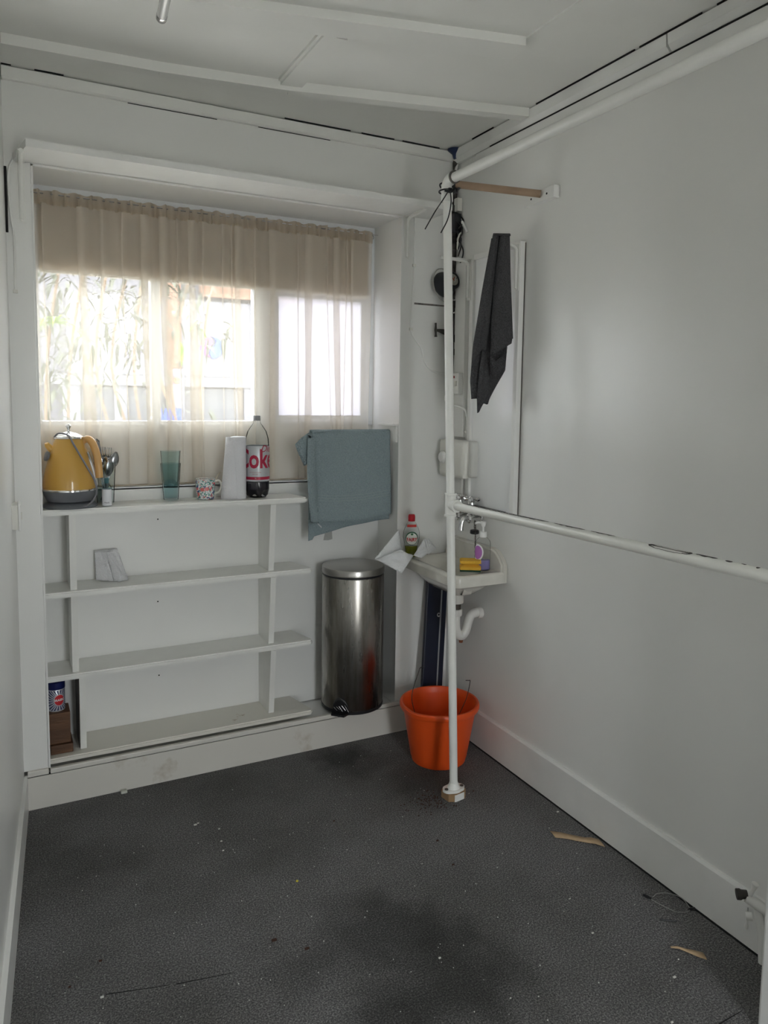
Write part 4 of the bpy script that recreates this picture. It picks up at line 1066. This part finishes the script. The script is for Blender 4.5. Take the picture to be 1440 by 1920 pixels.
# ================================================================= WATER HEATER
wh = thing('water_heater', 'white over-sink water heater on the right wall behind the upright pipe', 'heater', (1.795, 2.74, 1.17))
mb = MB().box((1.722, 2.655, 1.168), (1.765, 2.858, 1.336), bev=.022); mb.smooth = True
for v in mb.bm.verts:
    v.co.y += .012*math.sin((v.co.z-1.17)/.165*2*PI)*(1 if v.co.y < 2.70 else 0)*.35
obj('cover', mb, WHITE2, wh, auto=60)
mb = MB().box((1.752, 2.634, 1.176), (1.799, 2.862, 1.333), bev=.012); mb.smooth = True
obj('back_case', mb, mat('case_grey', (.60, .60, .57), .4), wh, auto=60)
obj('dial', MB().lathe([(.026, 0), (.026, .006), (.020, .014), (0, .016)], (1.722, 2.815, 1.255), axis=(-1, 0, 0), n=30), WHITE, wh)
obj('pipe', MB().tube([(1.782, 2.70, 1.180), (1.782, 2.70, 1.085)], .008, 12), PIPEW, wh)
obj('pipe', MB().tube([(1.782, 2.745, 1.180), (1.782, 2.745, 1.085)], .008, 12), PIPEW, wh)
# wall trunking, socket and flex
tag(obj('trunking', MB().box((1.776, 2.748, 1.345), (1.7985, 2.828, 2.10), bev=.002), TRIM, base=(1.79, 2.79, 1.345)), 'white boxed pipe trunking running down the wall left of the mirror', 'trunking')
sk = thing('fused_socket', 'white switched socket with red neon above the water heater', 'socket', (1.775, 2.79, 1.53))
obj('plate', MB().box((1.752, 2.752, 1.532), (1.7755, 2.832, 1.625), bev=.003), WHITE, sk)
obj('neon', MB().box((1.7505, 2.782, 1.602), (1.7525, 2.806, 1.612)), mat('neon_red', (.22, .008, .012), .3), sk)
obj('switch', MB().box((1.748, 2.764, 1.568), (1.7525, 2.778, 1.590), bev=.001), WHITE2, sk)
for dy_, dz_ in ((.815, .575), (.800, .575)): obj('screw', MB().lathe([(.0025, 0), (.0025, .0012)], (1.752, 2+dy_, 1+dz_), axis=(-1, 0, 0), n=8), STEEL, sk)
hx = obj('heater_flex', MB().tube(bez([(1.748, 2.80, 1.548), (1.742, 2.832, 1.530), (1.744, 2.842, 1.505), (1.752, 2.815, 1.487), (1.762, 2.760, 1.478), (1.772, 2.722, 1.462), (1.780, 2.718, 1.42), (1.782, 2.725, 1.37), (1.780, 2.722, 1.338)], 50), .0042, 8), WHITE, base=(1.748, 2.8, 1.54))
tag(hx, 'white flex looping from the socket down to the water heater', 'cable')
obj('clip', MB().box((1.776, 2.712, 1.437), (1.7985, 2.728, 1.446), bev=.002), WHITE, hx); obj('clip', MB().box((1.776, 2.716, 1.366), (1.7985, 2.732, 1.374), bev=.002), WHITE, hx)

# ================================================================= MIRROR
mr_ = thing('wall_panel', 'tall white-framed glazed panel on the right wall, dark towel hanging in front', 'panel', (1.79, 2.54, 1.03))
fm = MB()
fm.box((1.772, 2.364, 1.030), (1.7985, 2.388, 2.116), bev=.002); fm.box((1.772, 2.684, 1.030), (1.7985, 2.708, 2.116), bev=.002)
fm.box((1.772, 2.388, 2.094), (1.7985, 2.684, 2.116), bev=.002); fm.box((1.772, 2.388, 1.030), (1.7985, 2.684, 1.056), bev=.002)
obj('frame', fm, TRIM, mr_)
obj('glass', MB().box((1.784, 2.388, 1.056), (1.796, 2.684, 2.094)), mat('painted_glass', (.86, .87, .87), .14, coat=.6), mr_)
obj('shadow_gap', MB().box((1.7945, 2.3625, 1.03), (1.7985, 2.364, 2.112)), mat('gap_brown', (.10, .085, .075), .8), mr_)
obj('lower_shelf', MB().box((1.760, 2.425, 1.058), (1.7835, 2.665, 1.0600)), BLACK, mr_, label='thin black-edged ledge')
sb1 = thing('steel_bracket', 'white steel bracket sticking out beside the round meter', 'bracket', (1.772, 2.70, 2.09))
shelf_bracket(1.7715, 2.712, 2.100, sb1, .145, .16, dirv=(-1, 0))
sb2 = thing('steel_bracket', 'white steel bracket at the top right of the mirror holding the dark towel', 'bracket', (1.772, 2.376, 2.10))
shelf_bracket(1.7715, 2.380, 2.108, sb2, .070, .17, dirv=(-1, 0))

# ================================================================= DARK TOWEL
dt = thing('dark_towel', 'charcoal grey towel hanging from the bracket in front of the mirror', 'towel', (1.69, 2.385, 1.60))
ua = Vector((.890, -.456, 0)); na = Vector((-.456, -.890, 0)); sc1 = .00208
def dp(px, py, d=0):         # local sheet coordinates: across, height, depth toward the room
    return Vector((1.695, 2.385, 0))+ua*((px-932)*sc1)+na*d+Vector((0, 0, 2.128-(py-462)*.00207))
def interp(tab, t):
    for (a, va), (b_, vb_) in zip(tab, tab[1:]):
        if t <= b_: return va+(vb_-va)*(t-a)/(b_-a)
    return tab[-1][1]
mb = MB()
def panel(L_, R_, top, bot, depth, pl_, seed, nu=26, nv=46):
    # L_, R_: tables (height fraction -> across); bot(u): lower edge
    def fn(u, v):
        py = top+(bot(u)-top)*v; t = (py-462)/330
        x = interp(L_, t)*(1-u)+interp(R_, t)*u
        d_ = depth+.017*min(1, .25+t*4)*math.sin(u*PI*pl_+seed)*(.4+.6*t)+.004*mnoise.noise(Vector((u*4+seed, t*4, seed)))-.010*(abs(2*u-1)**3)
        return dp(x, py, d_)
    mb.grid(fn, nu, nv)
# back layer
panel([(0, 918), (.3, 902), (.6, 888), (.8, 884), (1, 890)], [(0, 946), (.3, 950), (.6, 952), (.75, 949), (1, 945)], 462, lambda u: 760-6*u if u < .16 else (770-20*abs(u-.5) if u < .55 else 765-60*((u-.55)/.45)), -.034, 2, 1)
# front left fold
panel([(0, 918), (.15, 911), (.3, 900), (.5, 892), (.62, 887), (.72, 884)], [(0, 928), (.3, 921), (.5, 914), (.72, 907)], 462, lambda u: 702-30*u+(14*math.sin(PI*u)*-1), .016, 1.0, .3, 18)
# front right fold
panel([(0, 930), (.15, 924), (.3, 920), (.5, 917), (.72, 918)], [(0, 947), (.1, 949), (.25, 952), (.5, 958), (.62, 961), (.72, 957)], 462, lambda u: 680-26*u+(-7 if u > .93 else 0), .018, 1.3, .8, 24)
# pointed tail between the folds
panel([(0, 925), (.3, 919), (.6, 906), (.75, 899), (.9, 896), (1, 898)], [(0, 932), (.3, 925), (.6, 918), (.8, 920), (.9, 918), (1, 905)], 470, lambda u: 786-36*u*u, -.012, 1.0, 2.2, 14)
# small curled corner under the right fold
mb.strip([[dp(917, 676, .012), dp(928, 690, .006), dp(945, 676, .004)], [dp(918, 690, .006), dp(930, 706, .0), dp(946, 698, -.004)], [dp(921, 715, -.002), dp(930, 716, -.006), dp(944, 706, -.010)]])
mb.grid(lambda u, v: dp(918+30*u, 463-5*math.sin(PI*v), .026*(v*2-1)*.9), 12, 8)
obj('cloth', mb, GRYT, dt, thick=.004, auto=180)

# ================================================================= PIPE FRAME
PB, PMID, PT_ = (1.475, 2.287, .045), (1.475, 2.352, 1.115), (1.475, 2.425, 2.300)
pf_ = thing('pipe_rack', 'white painted steel pipe rack: upright with two rails to the right', 'pipe rack', PB)
obj('upright', MB().tube([PB, PMID], .0155, 24), PIPEW, pf_)
obj('upright', MB().tube([PMID, (1.475, 2.421, 2.27)], .0158, 24), PIPEW, pf_)
obj('middle_rail', MB().tube([(1.475, 2.33, 1.115), (1.475, 1.03, 1.128), (1.475, .2, 1.137)], .0158, 24), mat('rail_paint', (.74, .74, .70), .3), pf_)
obj('top_rail', MB().tube([(1.475, 2.40, 2.310), (1.475, 1.12, 2.304), (1.475, .2, 2.300)], .0175, 24), PIPEW, pf_)
obj('elbow', MB().tube(bez([(1.475, 2.420, 2.235), (1.475, 2.422, 2.270), (1.475, 2.420, 2.292), (1.475, 2.402, 2.309), (1.475, 2.375, 2.311)], 20), .0215, 24), PIPEW, pf_)
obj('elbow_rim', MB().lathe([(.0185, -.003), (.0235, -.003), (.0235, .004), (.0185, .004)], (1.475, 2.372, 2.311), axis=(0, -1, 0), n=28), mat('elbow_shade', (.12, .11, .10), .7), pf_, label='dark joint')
tee = MB(); tee.lathe([(.0160, -.044), (.0235, -.044), (.0235, -.038), (.021, -.036), (.021, .036), (.0235, .038), (.0235, .044), (.016, .044)], (1.475, 2.352, 1.115), n=28)
tee.lathe([(.019, 0), (.0195, .030), (.0235, .032), (.0235, .040), (.016, .040)], (1.475, 2.345, 1.115), axis=(0, -1, 0), n=28)
obj('tee_joint', tee, PIPEW, pf_)
fl = MB(); fl.prism([(math.cos(a)*(.045 if abs(math.cos(a)) > .7 else .030)+1.475, math.sin(a)*.030+2.287) for a in [2*PI*i/24 for i in range(24)]], .028, .038)
fl.lathe([(.026, .036), (.020, .046), (.017, .058)], (1.475, 2.287, 0), n=24); fl.smooth = True
obj('foot_flange', fl, PIPEW, pf_)
for sx2 in (-1, 1): obj('bolt', MB().lathe([(.007, 0), (.007, .003), (0, .004)], (1.475+sx2*.034, 2.287-.004, .038), n=10), mat('bolt_dark', (.10, .09, .08), .6, .5), pf_)
# flaked paint along the rail: bare dark steel showing on top
CHP = mat('bare_steel', (.035, .03, .028), .6)
def flake(y0, y1, a0, a1, seed):
    mb = MB(); n = max(6, int(abs(y1-y0)/.006)); rows = []
    for i in range(n+1):
        yv = y0+(y1-y0)*i/n; z = 1.115+(2.33-yv)*.01; e = .22*mnoise.noise(Vector((yv*70, seed, 0))); t = math.sin(PI*i/n)**.3
        am = (a0+a1)/2; lo_ = am-(am-a0)*t; hi_ = am+(a1-am+e)*t
        rows.append([(1.475+.0161*math.sin(-a), yv, z+.0161*math.cos(a)) for a in (lo_, (lo_+hi_)/2, hi_)])
    mb.strip(rows); return obj('bare_patch', mb, CHP, pf_)
flake(2.27, 1.78, -.35, .52, 1); flake(1.76, 1.62, -.2, .35, 2); flake(1.60, 1.50, -.2, .3, 3)
flake(1.38, 1.24, -.3, .95, 4); flake(1.235, 1.17, -.2, .42, 5); flake(1.15, 1.13, -.1, .45, 6); flake(1.11, 1.095, -.1, .3, 7); flake(1.07, 1.06, 0, .35, 8)
CARD = mat('cardboard', (.30, .19, .10), .9, bump=.2, bscale=120)
cp = thing('cardboard_pad', 'folded cardboard pad with white tape under the foot of the upright pipe', 'pad', (1.475, 2.287, 0))
obj('pad', MB().prism([(1.432, 2.305), (1.438, 2.262), (1.462, 2.250), (1.508, 2.258), (1.522, 2.275), (1.515, 2.315), (1.45, 2.322)], .0005, .0275), CARD, cp)
obj('tape', MB().prism([(1.458, 2.2505), (1.4615, 2.248), (1.503, 2.2555), (1.502, 2.2585)], .001, .0270), WHITE, cp)

# dowel, block, ties -------------------------------------------------
tag(obj('wooden_dowel', MB().tube([(1.480, 2.458, 2.312), (1.770, 2.248, 2.262)], .0135, 20), mat('dowel_wood', (.36, .25, .17), .55, vary=.15, vscale=14), base=(1.48, 2.458, 2.312)), 'brown wooden dowel tied from the pipe corner to the wall block', 'rod')
blk = obj('wall_block', MB().box((1.771, 2.175, 2.236), (1.7985, 2.352, 2.280), bev=.003), TRIM, base=(1.79, 2.26, 2.236)); tag(blk, 'small white timber block screwed to the right wall under the dowel end', 'block')
for yy in (2.305, 2.215):
    obj('screw_hole', MB().lathe([(.004, 0), (.004, .0008)], (1.7712, yy, 2.256), axis=(-1, 0, 0), n=12), DARK, blk)
TIE = mat('cable_tie', (.008, .010, .012), .4)
def tie(pts, label, c, ax, R_):
    t = thing('cable_tie', label, 'cable tie', c, 'black cable ties at the pipe corner')
    q = Vector((0, 0, 1)).rotation_difference(Vector(ax).normalized())
    mb = MB(); mb.tube([q @ Vector((R_[0]*math.cos(a), R_[1]*math.sin(a), 0))+Vector(c) for a in [2*PI*i/28 for i in range(29)]], .003, 8); obj('loop', mb, TIE, t)
    obj('lock_head', MB().box((c[0]-.010, c[1]-R_[0]-.006, c[2]-.007), (c[0]+.004, c[1]-R_[0]+.004, c[2]+.006), bev=.002), TIE, t)
    obj('tail', MB().tube(bez(pts, 24), (.0022), 6), TIE, t)
tie([(1.462, 2.395, 2.262), (1.42, 2.36, 2.22), (1.37, 2.33, 2.165), (1.315, 2.30, 2.095)], 'black cable tie at the pipe corner with the longer tail reaching down to the left', (1.475, 2.426, 2.272), (0, .1, 1), (.028, .026))
tie([(1.470, 2.390, 2.262), (1.455, 2.36, 2.215), (1.425, 2.33, 2.150), (1.385, 2.31, 2.092)], 'black cable tie at the pipe corner with the shorter, steeper tail', (1.492, 2.440, 2.290), (.35, .1, 1), (.036, .026))
tag(obj('wire_twist', MB().tube(bez([(1.452, 2.40, 2.268), (1.470, 2.388, 2.262), (1.488, 2.392, 2.276), (1.500, 2.415, 2.268), (1.515, 2.43, 2.280), (1.528, 2.42, 2.292), (1.535, 2.435, 2.30)], 30), .0048, 8), TIE, base=(1.475, 2.39, 2.26)), 'thick black wire twisted round the pipe and the dowel end', 'wire')

# ================================================================= METER AND CORNER PIPEWORK
mt_ = thing('round_meter', 'round black meter with cream dial high in the corner behind the upright pipe', 'meter', (1.72, 2.80, 2.0))
ax_ = Vector((.12, -.95, .24)).normalized(); c0 = Vector((1.733, 2.866, 2.008)); MBK = mat('meter_black', (.018, .020, .024), .35)
obj('drum', MB().lathe([(.045, 0), (.056, .004), (.058, .010), (.056, .018), (.046, .030), (.038, .055)], c0, axis=ax_, n=44), MBK, mt_)
obj('bezel', MB().lathe([(.037, .055), (.040, .058), (.040, .070), (.034, .076), (.026, .074)], c0, axis=ax_, n=44), MBK, mt_)
obj('dial', MB().lathe([(.0, .0745), (.026, .0745)], c0, axis=ax_, n=40), mat('dial_cream', (.50, .48, .42), .5), mt_)
DR = mat('dial_red', (.45, .10, .04), .5)
cdl = c0+ax_*.0755; uu = ax_.cross(Vector((0, 0, 1))).normalized(); vv_ = uu.cross(ax_)
if uu.x < 0: uu = -uu
vv_ = Vector((0, 0, 1)) - ax_*ax_.z; vv_.normalize()
def dial_bar(a, l0, l1, w_, m, nm):
    mb = MB(); d_ = uu*math.cos(a)+vv_*math.sin(a); e = (-uu*math.sin(a)+vv_*math.cos(a))*w_
    mb.bm.faces.new([mb.bm.verts.new(cdl+d_*l0-e), mb.bm.verts.new(cdl+d_*l1-e), mb.bm.verts.new(cdl+d_*l1+e), mb.bm.verts.new(cdl+d_*l0+e)]); return obj(nm, mb, m, mt_, thick=.0006)
dial_bar(2.3, -.006, .020, .0022, DR, 'needle'); dial_bar(.9, .0, .016, .0018, DR, 'needle'); dial_bar(.4, .012, .026, .002, mat('dial_ink', (.08, .07, .07), .6), 'dial_mark')
obj('pointer', MB().tube([cdl+uu*.004-vv_*.012+ax_*.002, cdl+uu*.014+vv_*.010+ax_*.002], .0016, 6), WHITE, mt_)
obj('label_band', MB().lathe([(.0402, .0585), (.0404, .0695)], c0, axis=ax_, n=20, a0=PI*.55, a1=PI*.95, cap=False), mat('band_yellow', (.55, .50, .30), .5), mt_)
wp = []
for i in range(26):
    a = 2*PI*(.04+.92*i/25); wp.append(c0+ax_*.012+uu*.062*math.cos(a)+vv_*.078*math.sin(a)-vv_*.004)
tag(obj('copper_loop', MB().tube(wp, .0022, 8), mat('dull_wire', (.42, .42, .38), .4, .5), base=(1.72, 2.84, 1.92)), 'loop of pale wire hooked round the meter', 'wire')
GP = mat('dark_pipe', (.030, .028, .026), .6, .2, col2=(.10, .09, .08), vscale=30)
cpz = thing('corner_pipe', 'dark grimy pipe with fittings running down the corner behind the upright', 'pipe', (1.782, 2.862, 1.60))
obj('pipe', MB().tube([(1.784, 2.864, 1.60), (1.784, 2.864, 2.555)], .011, 14), GP, cpz)
obj('pipe', MB().tube(bez([(1.775, 2.85, 2.42), (1.772, 2.845, 2.46), (1.778, 2.85, 2.50), (1.79, 2.858, 2.53)], 14), .006, 10), PIPEW, cpz)
for z, R_ in ((2.34, .020), (2.29, .017), (2.235, .019), (2.18, .016), (1.93, .017), (1.78, .018), (1.72, .015)):
    obj('coupling', MB().lathe([(R_*.8, -.016), (R_, -.013), (R_, .013), (R_*.8, .016)], (1.780, 2.86, z), n=8), GP, cpz)
tj = thing('junction_box', 'cluster of black cable fittings and a white terminal block high in the corner', 'fittings', (1.785, 2.84, 2.30))
obj('terminal', MB().box((1.772, 2.820, 2.325), (1.796, 2.850, 2.382), bev=.003), WHITE2, tj)
obj('box', MB().box((1.760, 2.825, 2.235), (1.797, 2.868, 2.318), bev=.005), MBK, tj)
for k in range(6):
    random.seed(k); a = (1.765+random.random()*.03, 2.815+random.random()*.02, 2.31-.02*k); b_ = (1.765+random.random()*.03, 2.815, 2.25-.03*k)
    obj('wire', MB().tube(bez([a, ((a[0]+b_[0])/2+.012, 2.808, (a[2]+b_[2])/2), b_], 12), .003, 6), MBK if k % 2 else GP, tj)
obj('wire', MB().tube(bez([(1.795, 2.815, 2.235), (1.780, 2.810, 2.225), (1.772, 2.812, 2.20), (1.770, 2.812, 2.16)], 16), .0035, 8), WHITE2, tj)
tag(obj('cord_pull', MB().tube(bez([(1.776, 2.79, 2.275), (1.784, 2.786, 2.262), (1.789, 2.782, 2.250), (1.795, 2.776, 2.228)], 16), (.0055), 8), WHITE, base=(1.78, 2.79, 2.25)), 'small white plastic lever in the corner beside the black fittings', 'lever')
BLU = mat('blue_plastic', (.012, .025, .075), .4)
tag(obj('ceiling_rose', MB().lathe([(.036, .0), (.034, -.006), (.015, -.020), (.009, -.040)], (1.772, 2.845, 2.588), n=12), BLU, base=(1.772, 2.845, 2.588)), 'blue flared pipe collar under the ceiling in the corner', 'collar')
tv = thing('stop_tap', 'old dark bronze stop tap sticking out left of the upright pipe', 'tap', (1.70, 2.86, 1.81))
OLD = mat('old_bronze', (.06, .055, .048), .45, .7)
obj('stem', MB().tube([(1.775, 2.862, 1.800), (1.745, 2.858, 1.806), (1.715, 2.852, 1.810), (1.692, 2.848, 1.812)], [.016, .013, .008, .005], 12), OLD, tv)
obj('tee_handle', MB().tube([(1.690, 2.848, 1.842), (1.690, 2.847, 1.830), (1.690, 2.847, 1.812), (1.691, 2.847, 1.795), (1.692, 2.848, 1.782)], [.005, .0045, .006, .0045, .0065], 10), OLD, tv)
tag(obj('cable_loop', MB().tube(bez([(1.775, 2.84, 1.945), (1.79, 2.82, 1.955), (1.797, 2.80, 1.935), (1.79, 2.815, 1.905), (1.775, 2.84, 1.89)], 20), .003, 8), WHITE, base=(1.78, 2.84, 1.92)), 'short white cable loop poking out right of the upright pipe under the meter', 'cable')

# ================================================================= LEFT WALL SWITCH
ls = thing('wall_switch', 'white light switch on the left wall beside the window pier', 'switch', (.012, 2.755, 1.06))
obj('back_box', MB().box((.002, 2.70, 1.060), (.026, 2.795, 1.142), bev=.003), WHITE2, ls)
obj('plate', MB().box((.026, 2.696, 1.056), (.034, 2.799, 1.146), bev=.003), WHITE, ls)
obj('rocker', MB().box((.034, 2.735, 1.090), (.038, 2.755, 1.112), bev=.001), WHITE2, ls)
wl_gap = MB().box((.0185, 2.8745, 2.05), (.0265, B-.0005, 2.265)); tag(obj('black_strip', wl_gap, DARK, base=(.022, 2.88, 2.05)), 'thin black strip in the corner beside the left end of the overhead shelf', 'strip')

# ================================================================= RADIATOR VALVE (lower right)
rv = thing('pipe_valve', 'painted valve with round outlet low on the right wall by the door frame', 'valve', (1.775, 1.225, .16))
obj('outlet', MB().lathe([(.004, .0), (.0065, .0), (.014, .0), (.0145, .010), (.012, .014), (.011, .028)], (1.735, 1.262, .172), axis=(.75, -.6, .12), n=24), mat('outlet_dark', (.05, .045, .04), .6), rv)
obj('lever', MB().tube([(1.758, 1.238, .176), (1.763, 1.232, .196), (1.764, 1.228, .214)], [.006, .006, .010], 10), PIPEW, rv)
obj('body', MB().tube([(1.750, 1.244, .168), (1.768, 1.222, .158), (1.778, 1.200, .150), (1.790, 1.180, .148)], [.011, .015, .014, .012], 14), PIPEW, rv)
obj('tail_pipe', MB().tube(bez([(1.768, 1.222, .155), (1.770, 1.216, .125), (1.772, 1.205, .08), (1.774, 1.20, .002)], 16), .011, 14), PIPEW, rv)
obj('cap', MB().lathe([(.010, 0), (.011, .004), (.011, .016)], (1.757, 1.246, .112), axis=(.6, -.6, .1), n=16), PIPEW, rv)
obj('paint_drip', MB().tube([(1.7865, 1.262, .118), (1.7862, 1.262, .075), (1.7855, 1.262, .062), (1.786, 1.262, .055)], [.0025, .003, .006, .004], 8), PIPEW, rv)

# ================================================================= FLOOR DEBRIS
TAPE = mat('masking_tape', (.46, .33, .20), .8, vary=.12, vscale=30)
def tape(pts, name, label):
    rows = []
    for (x, yv, dx, dy, z) in pts: rows.append([(x-dx, yv-dy, z), (x, yv, z+.002), (x+dx, yv+dy, z)])
    tag(obj(name, MB().strip(rows), TAPE, base=(pts[0][0], pts[0][1], .001), thick=.0006), label, 'tape')
tape([(1.652, 1.922, .004, .020, .003), (1.680, 1.898, .004, .019, .004), (1.710, 1.870, .005, .017, .002), (1.738, 1.842, .005, .016, .002), (1.750, 1.828, .006, .018, .006), (1.772, 1.808, .006, .022, .002)], 'tape_strip', 'longer strip of brown masking tape on the carpet by the right skirting')
tape([(1.596, 1.352, .002, .003, .002), (1.612, 1.340, .002, .005, .004), (1.628, 1.318, .004, .007, .003), (1.638, 1.302, .006, .010, .004), (1.654, 1.286, .006, .012, .002)], 'tape_scrap', 'small twisted scrap of brown tape on the carpet at lower right')
lp = thing('plastic_strap', 'clear plastic strap looped on the carpet by the right skirting, black ends', 'strap', (1.74, 1.48, .002))
obj('loop', MB().tube(bez([(1.700, 1.520, .003), (1.712, 1.475, .003), (1.726, 1.445, .003), (1.752, 1.432, .004), (1.772, 1.440, .004), (1.778, 1.475, .012), (1.762, 1.51, .010), (1.736, 1.528, .006), (1.712, 1.525, .004)], 50), .0012, 6), mat('clear_strap', (.30, .30, .29), .3), lp)
obj('end_piece', MB().tube([(1.694, 1.545, .004), (1.702, 1.522, .004)], .0035, 8), BLACK, lp)
obj('end_piece', MB().tube([(1.766, 1.438, .004), (1.784, 1.430, .006)], .0035, 8), BLACK, lp)
tag(obj('black_strip_scrap', MB().tube(bez([(1.655, 1.447, .003), (1.672, 1.433, .003), (1.695, 1.417, .003)], 10), .0022, 6), BLACK, base=(1.655, 1.447, 0)), 'thin black scrap on the carpet beside the clear plastic strap', 'scrap')
tag(obj('plastic_clip', MB().box((.345, 2.846, .0005), (.368, 2.866, .010), bev=.003), mat('clip_pale', (.55, .56, .50), .5), base=(.356, 2.856, 0)), 'small pale plastic clip on the carpet against the plinth', 'clip')
CR1 = mat('crumb', (.62, .62, .58), .8); cm = MB(); random.seed(3)
for (x, yv, s_) in ((.551, 2.522, .005), (.562, 2.527, .003), (.608, 2.385, .003), (.62, 2.46, .003), (.60, 2.33, .003), (1.765, 2.028, .004), (1.0, 1.60, .003), (.17, 1.86, .004), (1.44, 1.49, .003), (1.52, 1.27, .004), (1.40, 1.17, .003), (1.58, 1.31, .002)):
    cm.box((x-s_, yv-s_*.6, .0005), (x+s_, yv+s_*.6, .003))
for k in range(170):
    x = random.uniform(0.05, 1.7); yv = random.uniform(1.1, 2.8); s_ = random.uniform(.0006, .0014)
    if math.hypot(x-1.583, yv-2.578) < .2: continue
    cm.box((x-s_, yv-s_, .0005), (x+s_, yv+s_, .0022))
o = tag(obj('crumbs', cm, CR1, base=(.9, 1.9, 0)), 'tiny pale crumbs scattered over the dark carpet', 'crumbs'); o['kind'] = 'stuff'
cm = MB()
for (x, yv, s_) in ((1.272, 2.066, .004), (1.25, 1.93, .004), (.18, 1.99, .004), (.62, 1.86, .007), (.69, 1.79, .006), (1.0, 2.33, .003), (.10, 1.93, .003)):
    cm.box((x-s_, yv-s_*.5, .0005), (x+s_, yv+s_*.5, .004))
for k in range(120):
    a = random.gauss(0, 1); x = 1.40+a*.06; yv = 2.30+random.gauss(0, .035); s_ = random.uniform(.0012, .003)
    if yv > 2.86 or (abs(x-1.475) < .05 and abs(yv-2.287) < .04): continue
    cm.box((x-s_, yv-s_*.6, .0005), (x+s_, yv+s_*.6, .003))
o = tag(obj('dirt', cm, mat('rust_dirt', (.05, .022, .014), .9), base=(1.4, 2.3, 0)), 'dark rusty dirt scattered round the foot of the upright pipe', 'dirt'); o['kind'] = 'stuff'
tag(obj('yellow_crumb', MB().lathe([(.004, 0), (.0045, .002), (.002, .004), (0, .0042)], (.766, 2.073, .0005), n=7), mat('yellow_bit', (.65, .55, .05), .7), base=(.766, 2.073, 0)), 'tiny yellow crumb on the middle of the carpet', 'crumb')

# ================================================================= SMALL MARKS
for (x, z) in ((.532, .667), (.537, 1.008), (.532, .355)):
    obj('screw_hole', MB().lathe([(.003, 0), (.003, .0006)], (x, 3.0848, z), axis=(0, -1, 0), n=10), DARK, bpy.data.objects['wall_back'])
mk = MB().prism([(1.262, .868), (1.270, .905), (1.278, .925), (1.292, .928), (1.305, .945), (1.318, .962), (1.310, .940), (1.303, .915), (1.306, .870), (1.285, .866)], 3.0840, 3.0848, 'y')
obj('plaster_scrape', mk, mat('bare_plaster', (.42, .42, .40), .8, bump=.4, bscale=60), bpy.data.objects['wall_back'])
sm_ = MB()
for (a, b) in (((.18, 1.866), (.33, 1.826)), ((.345, 1.822), (.487, 1.795)), ((1.50, 1.116), (1.585, 1.118))):
    A, B_ = Vector((*a, 0)), Vector((*b, 0)); nn = (B_-A).cross(Vector((0, 0, 1))).normalized()*.0016
    vs_ = [sm_.bm.verts.new(v+Vector((0, 0, .0006))) for v in (A-nn, B_-nn*.4, B_+nn*.4, A+nn)]; sm_.bm.faces.new(vs_)
obj('carpet_seam', sm_, mat('seam_dark', (.012, .012, .012), .95), bpy.data.objects['floor'], thick=.0004)
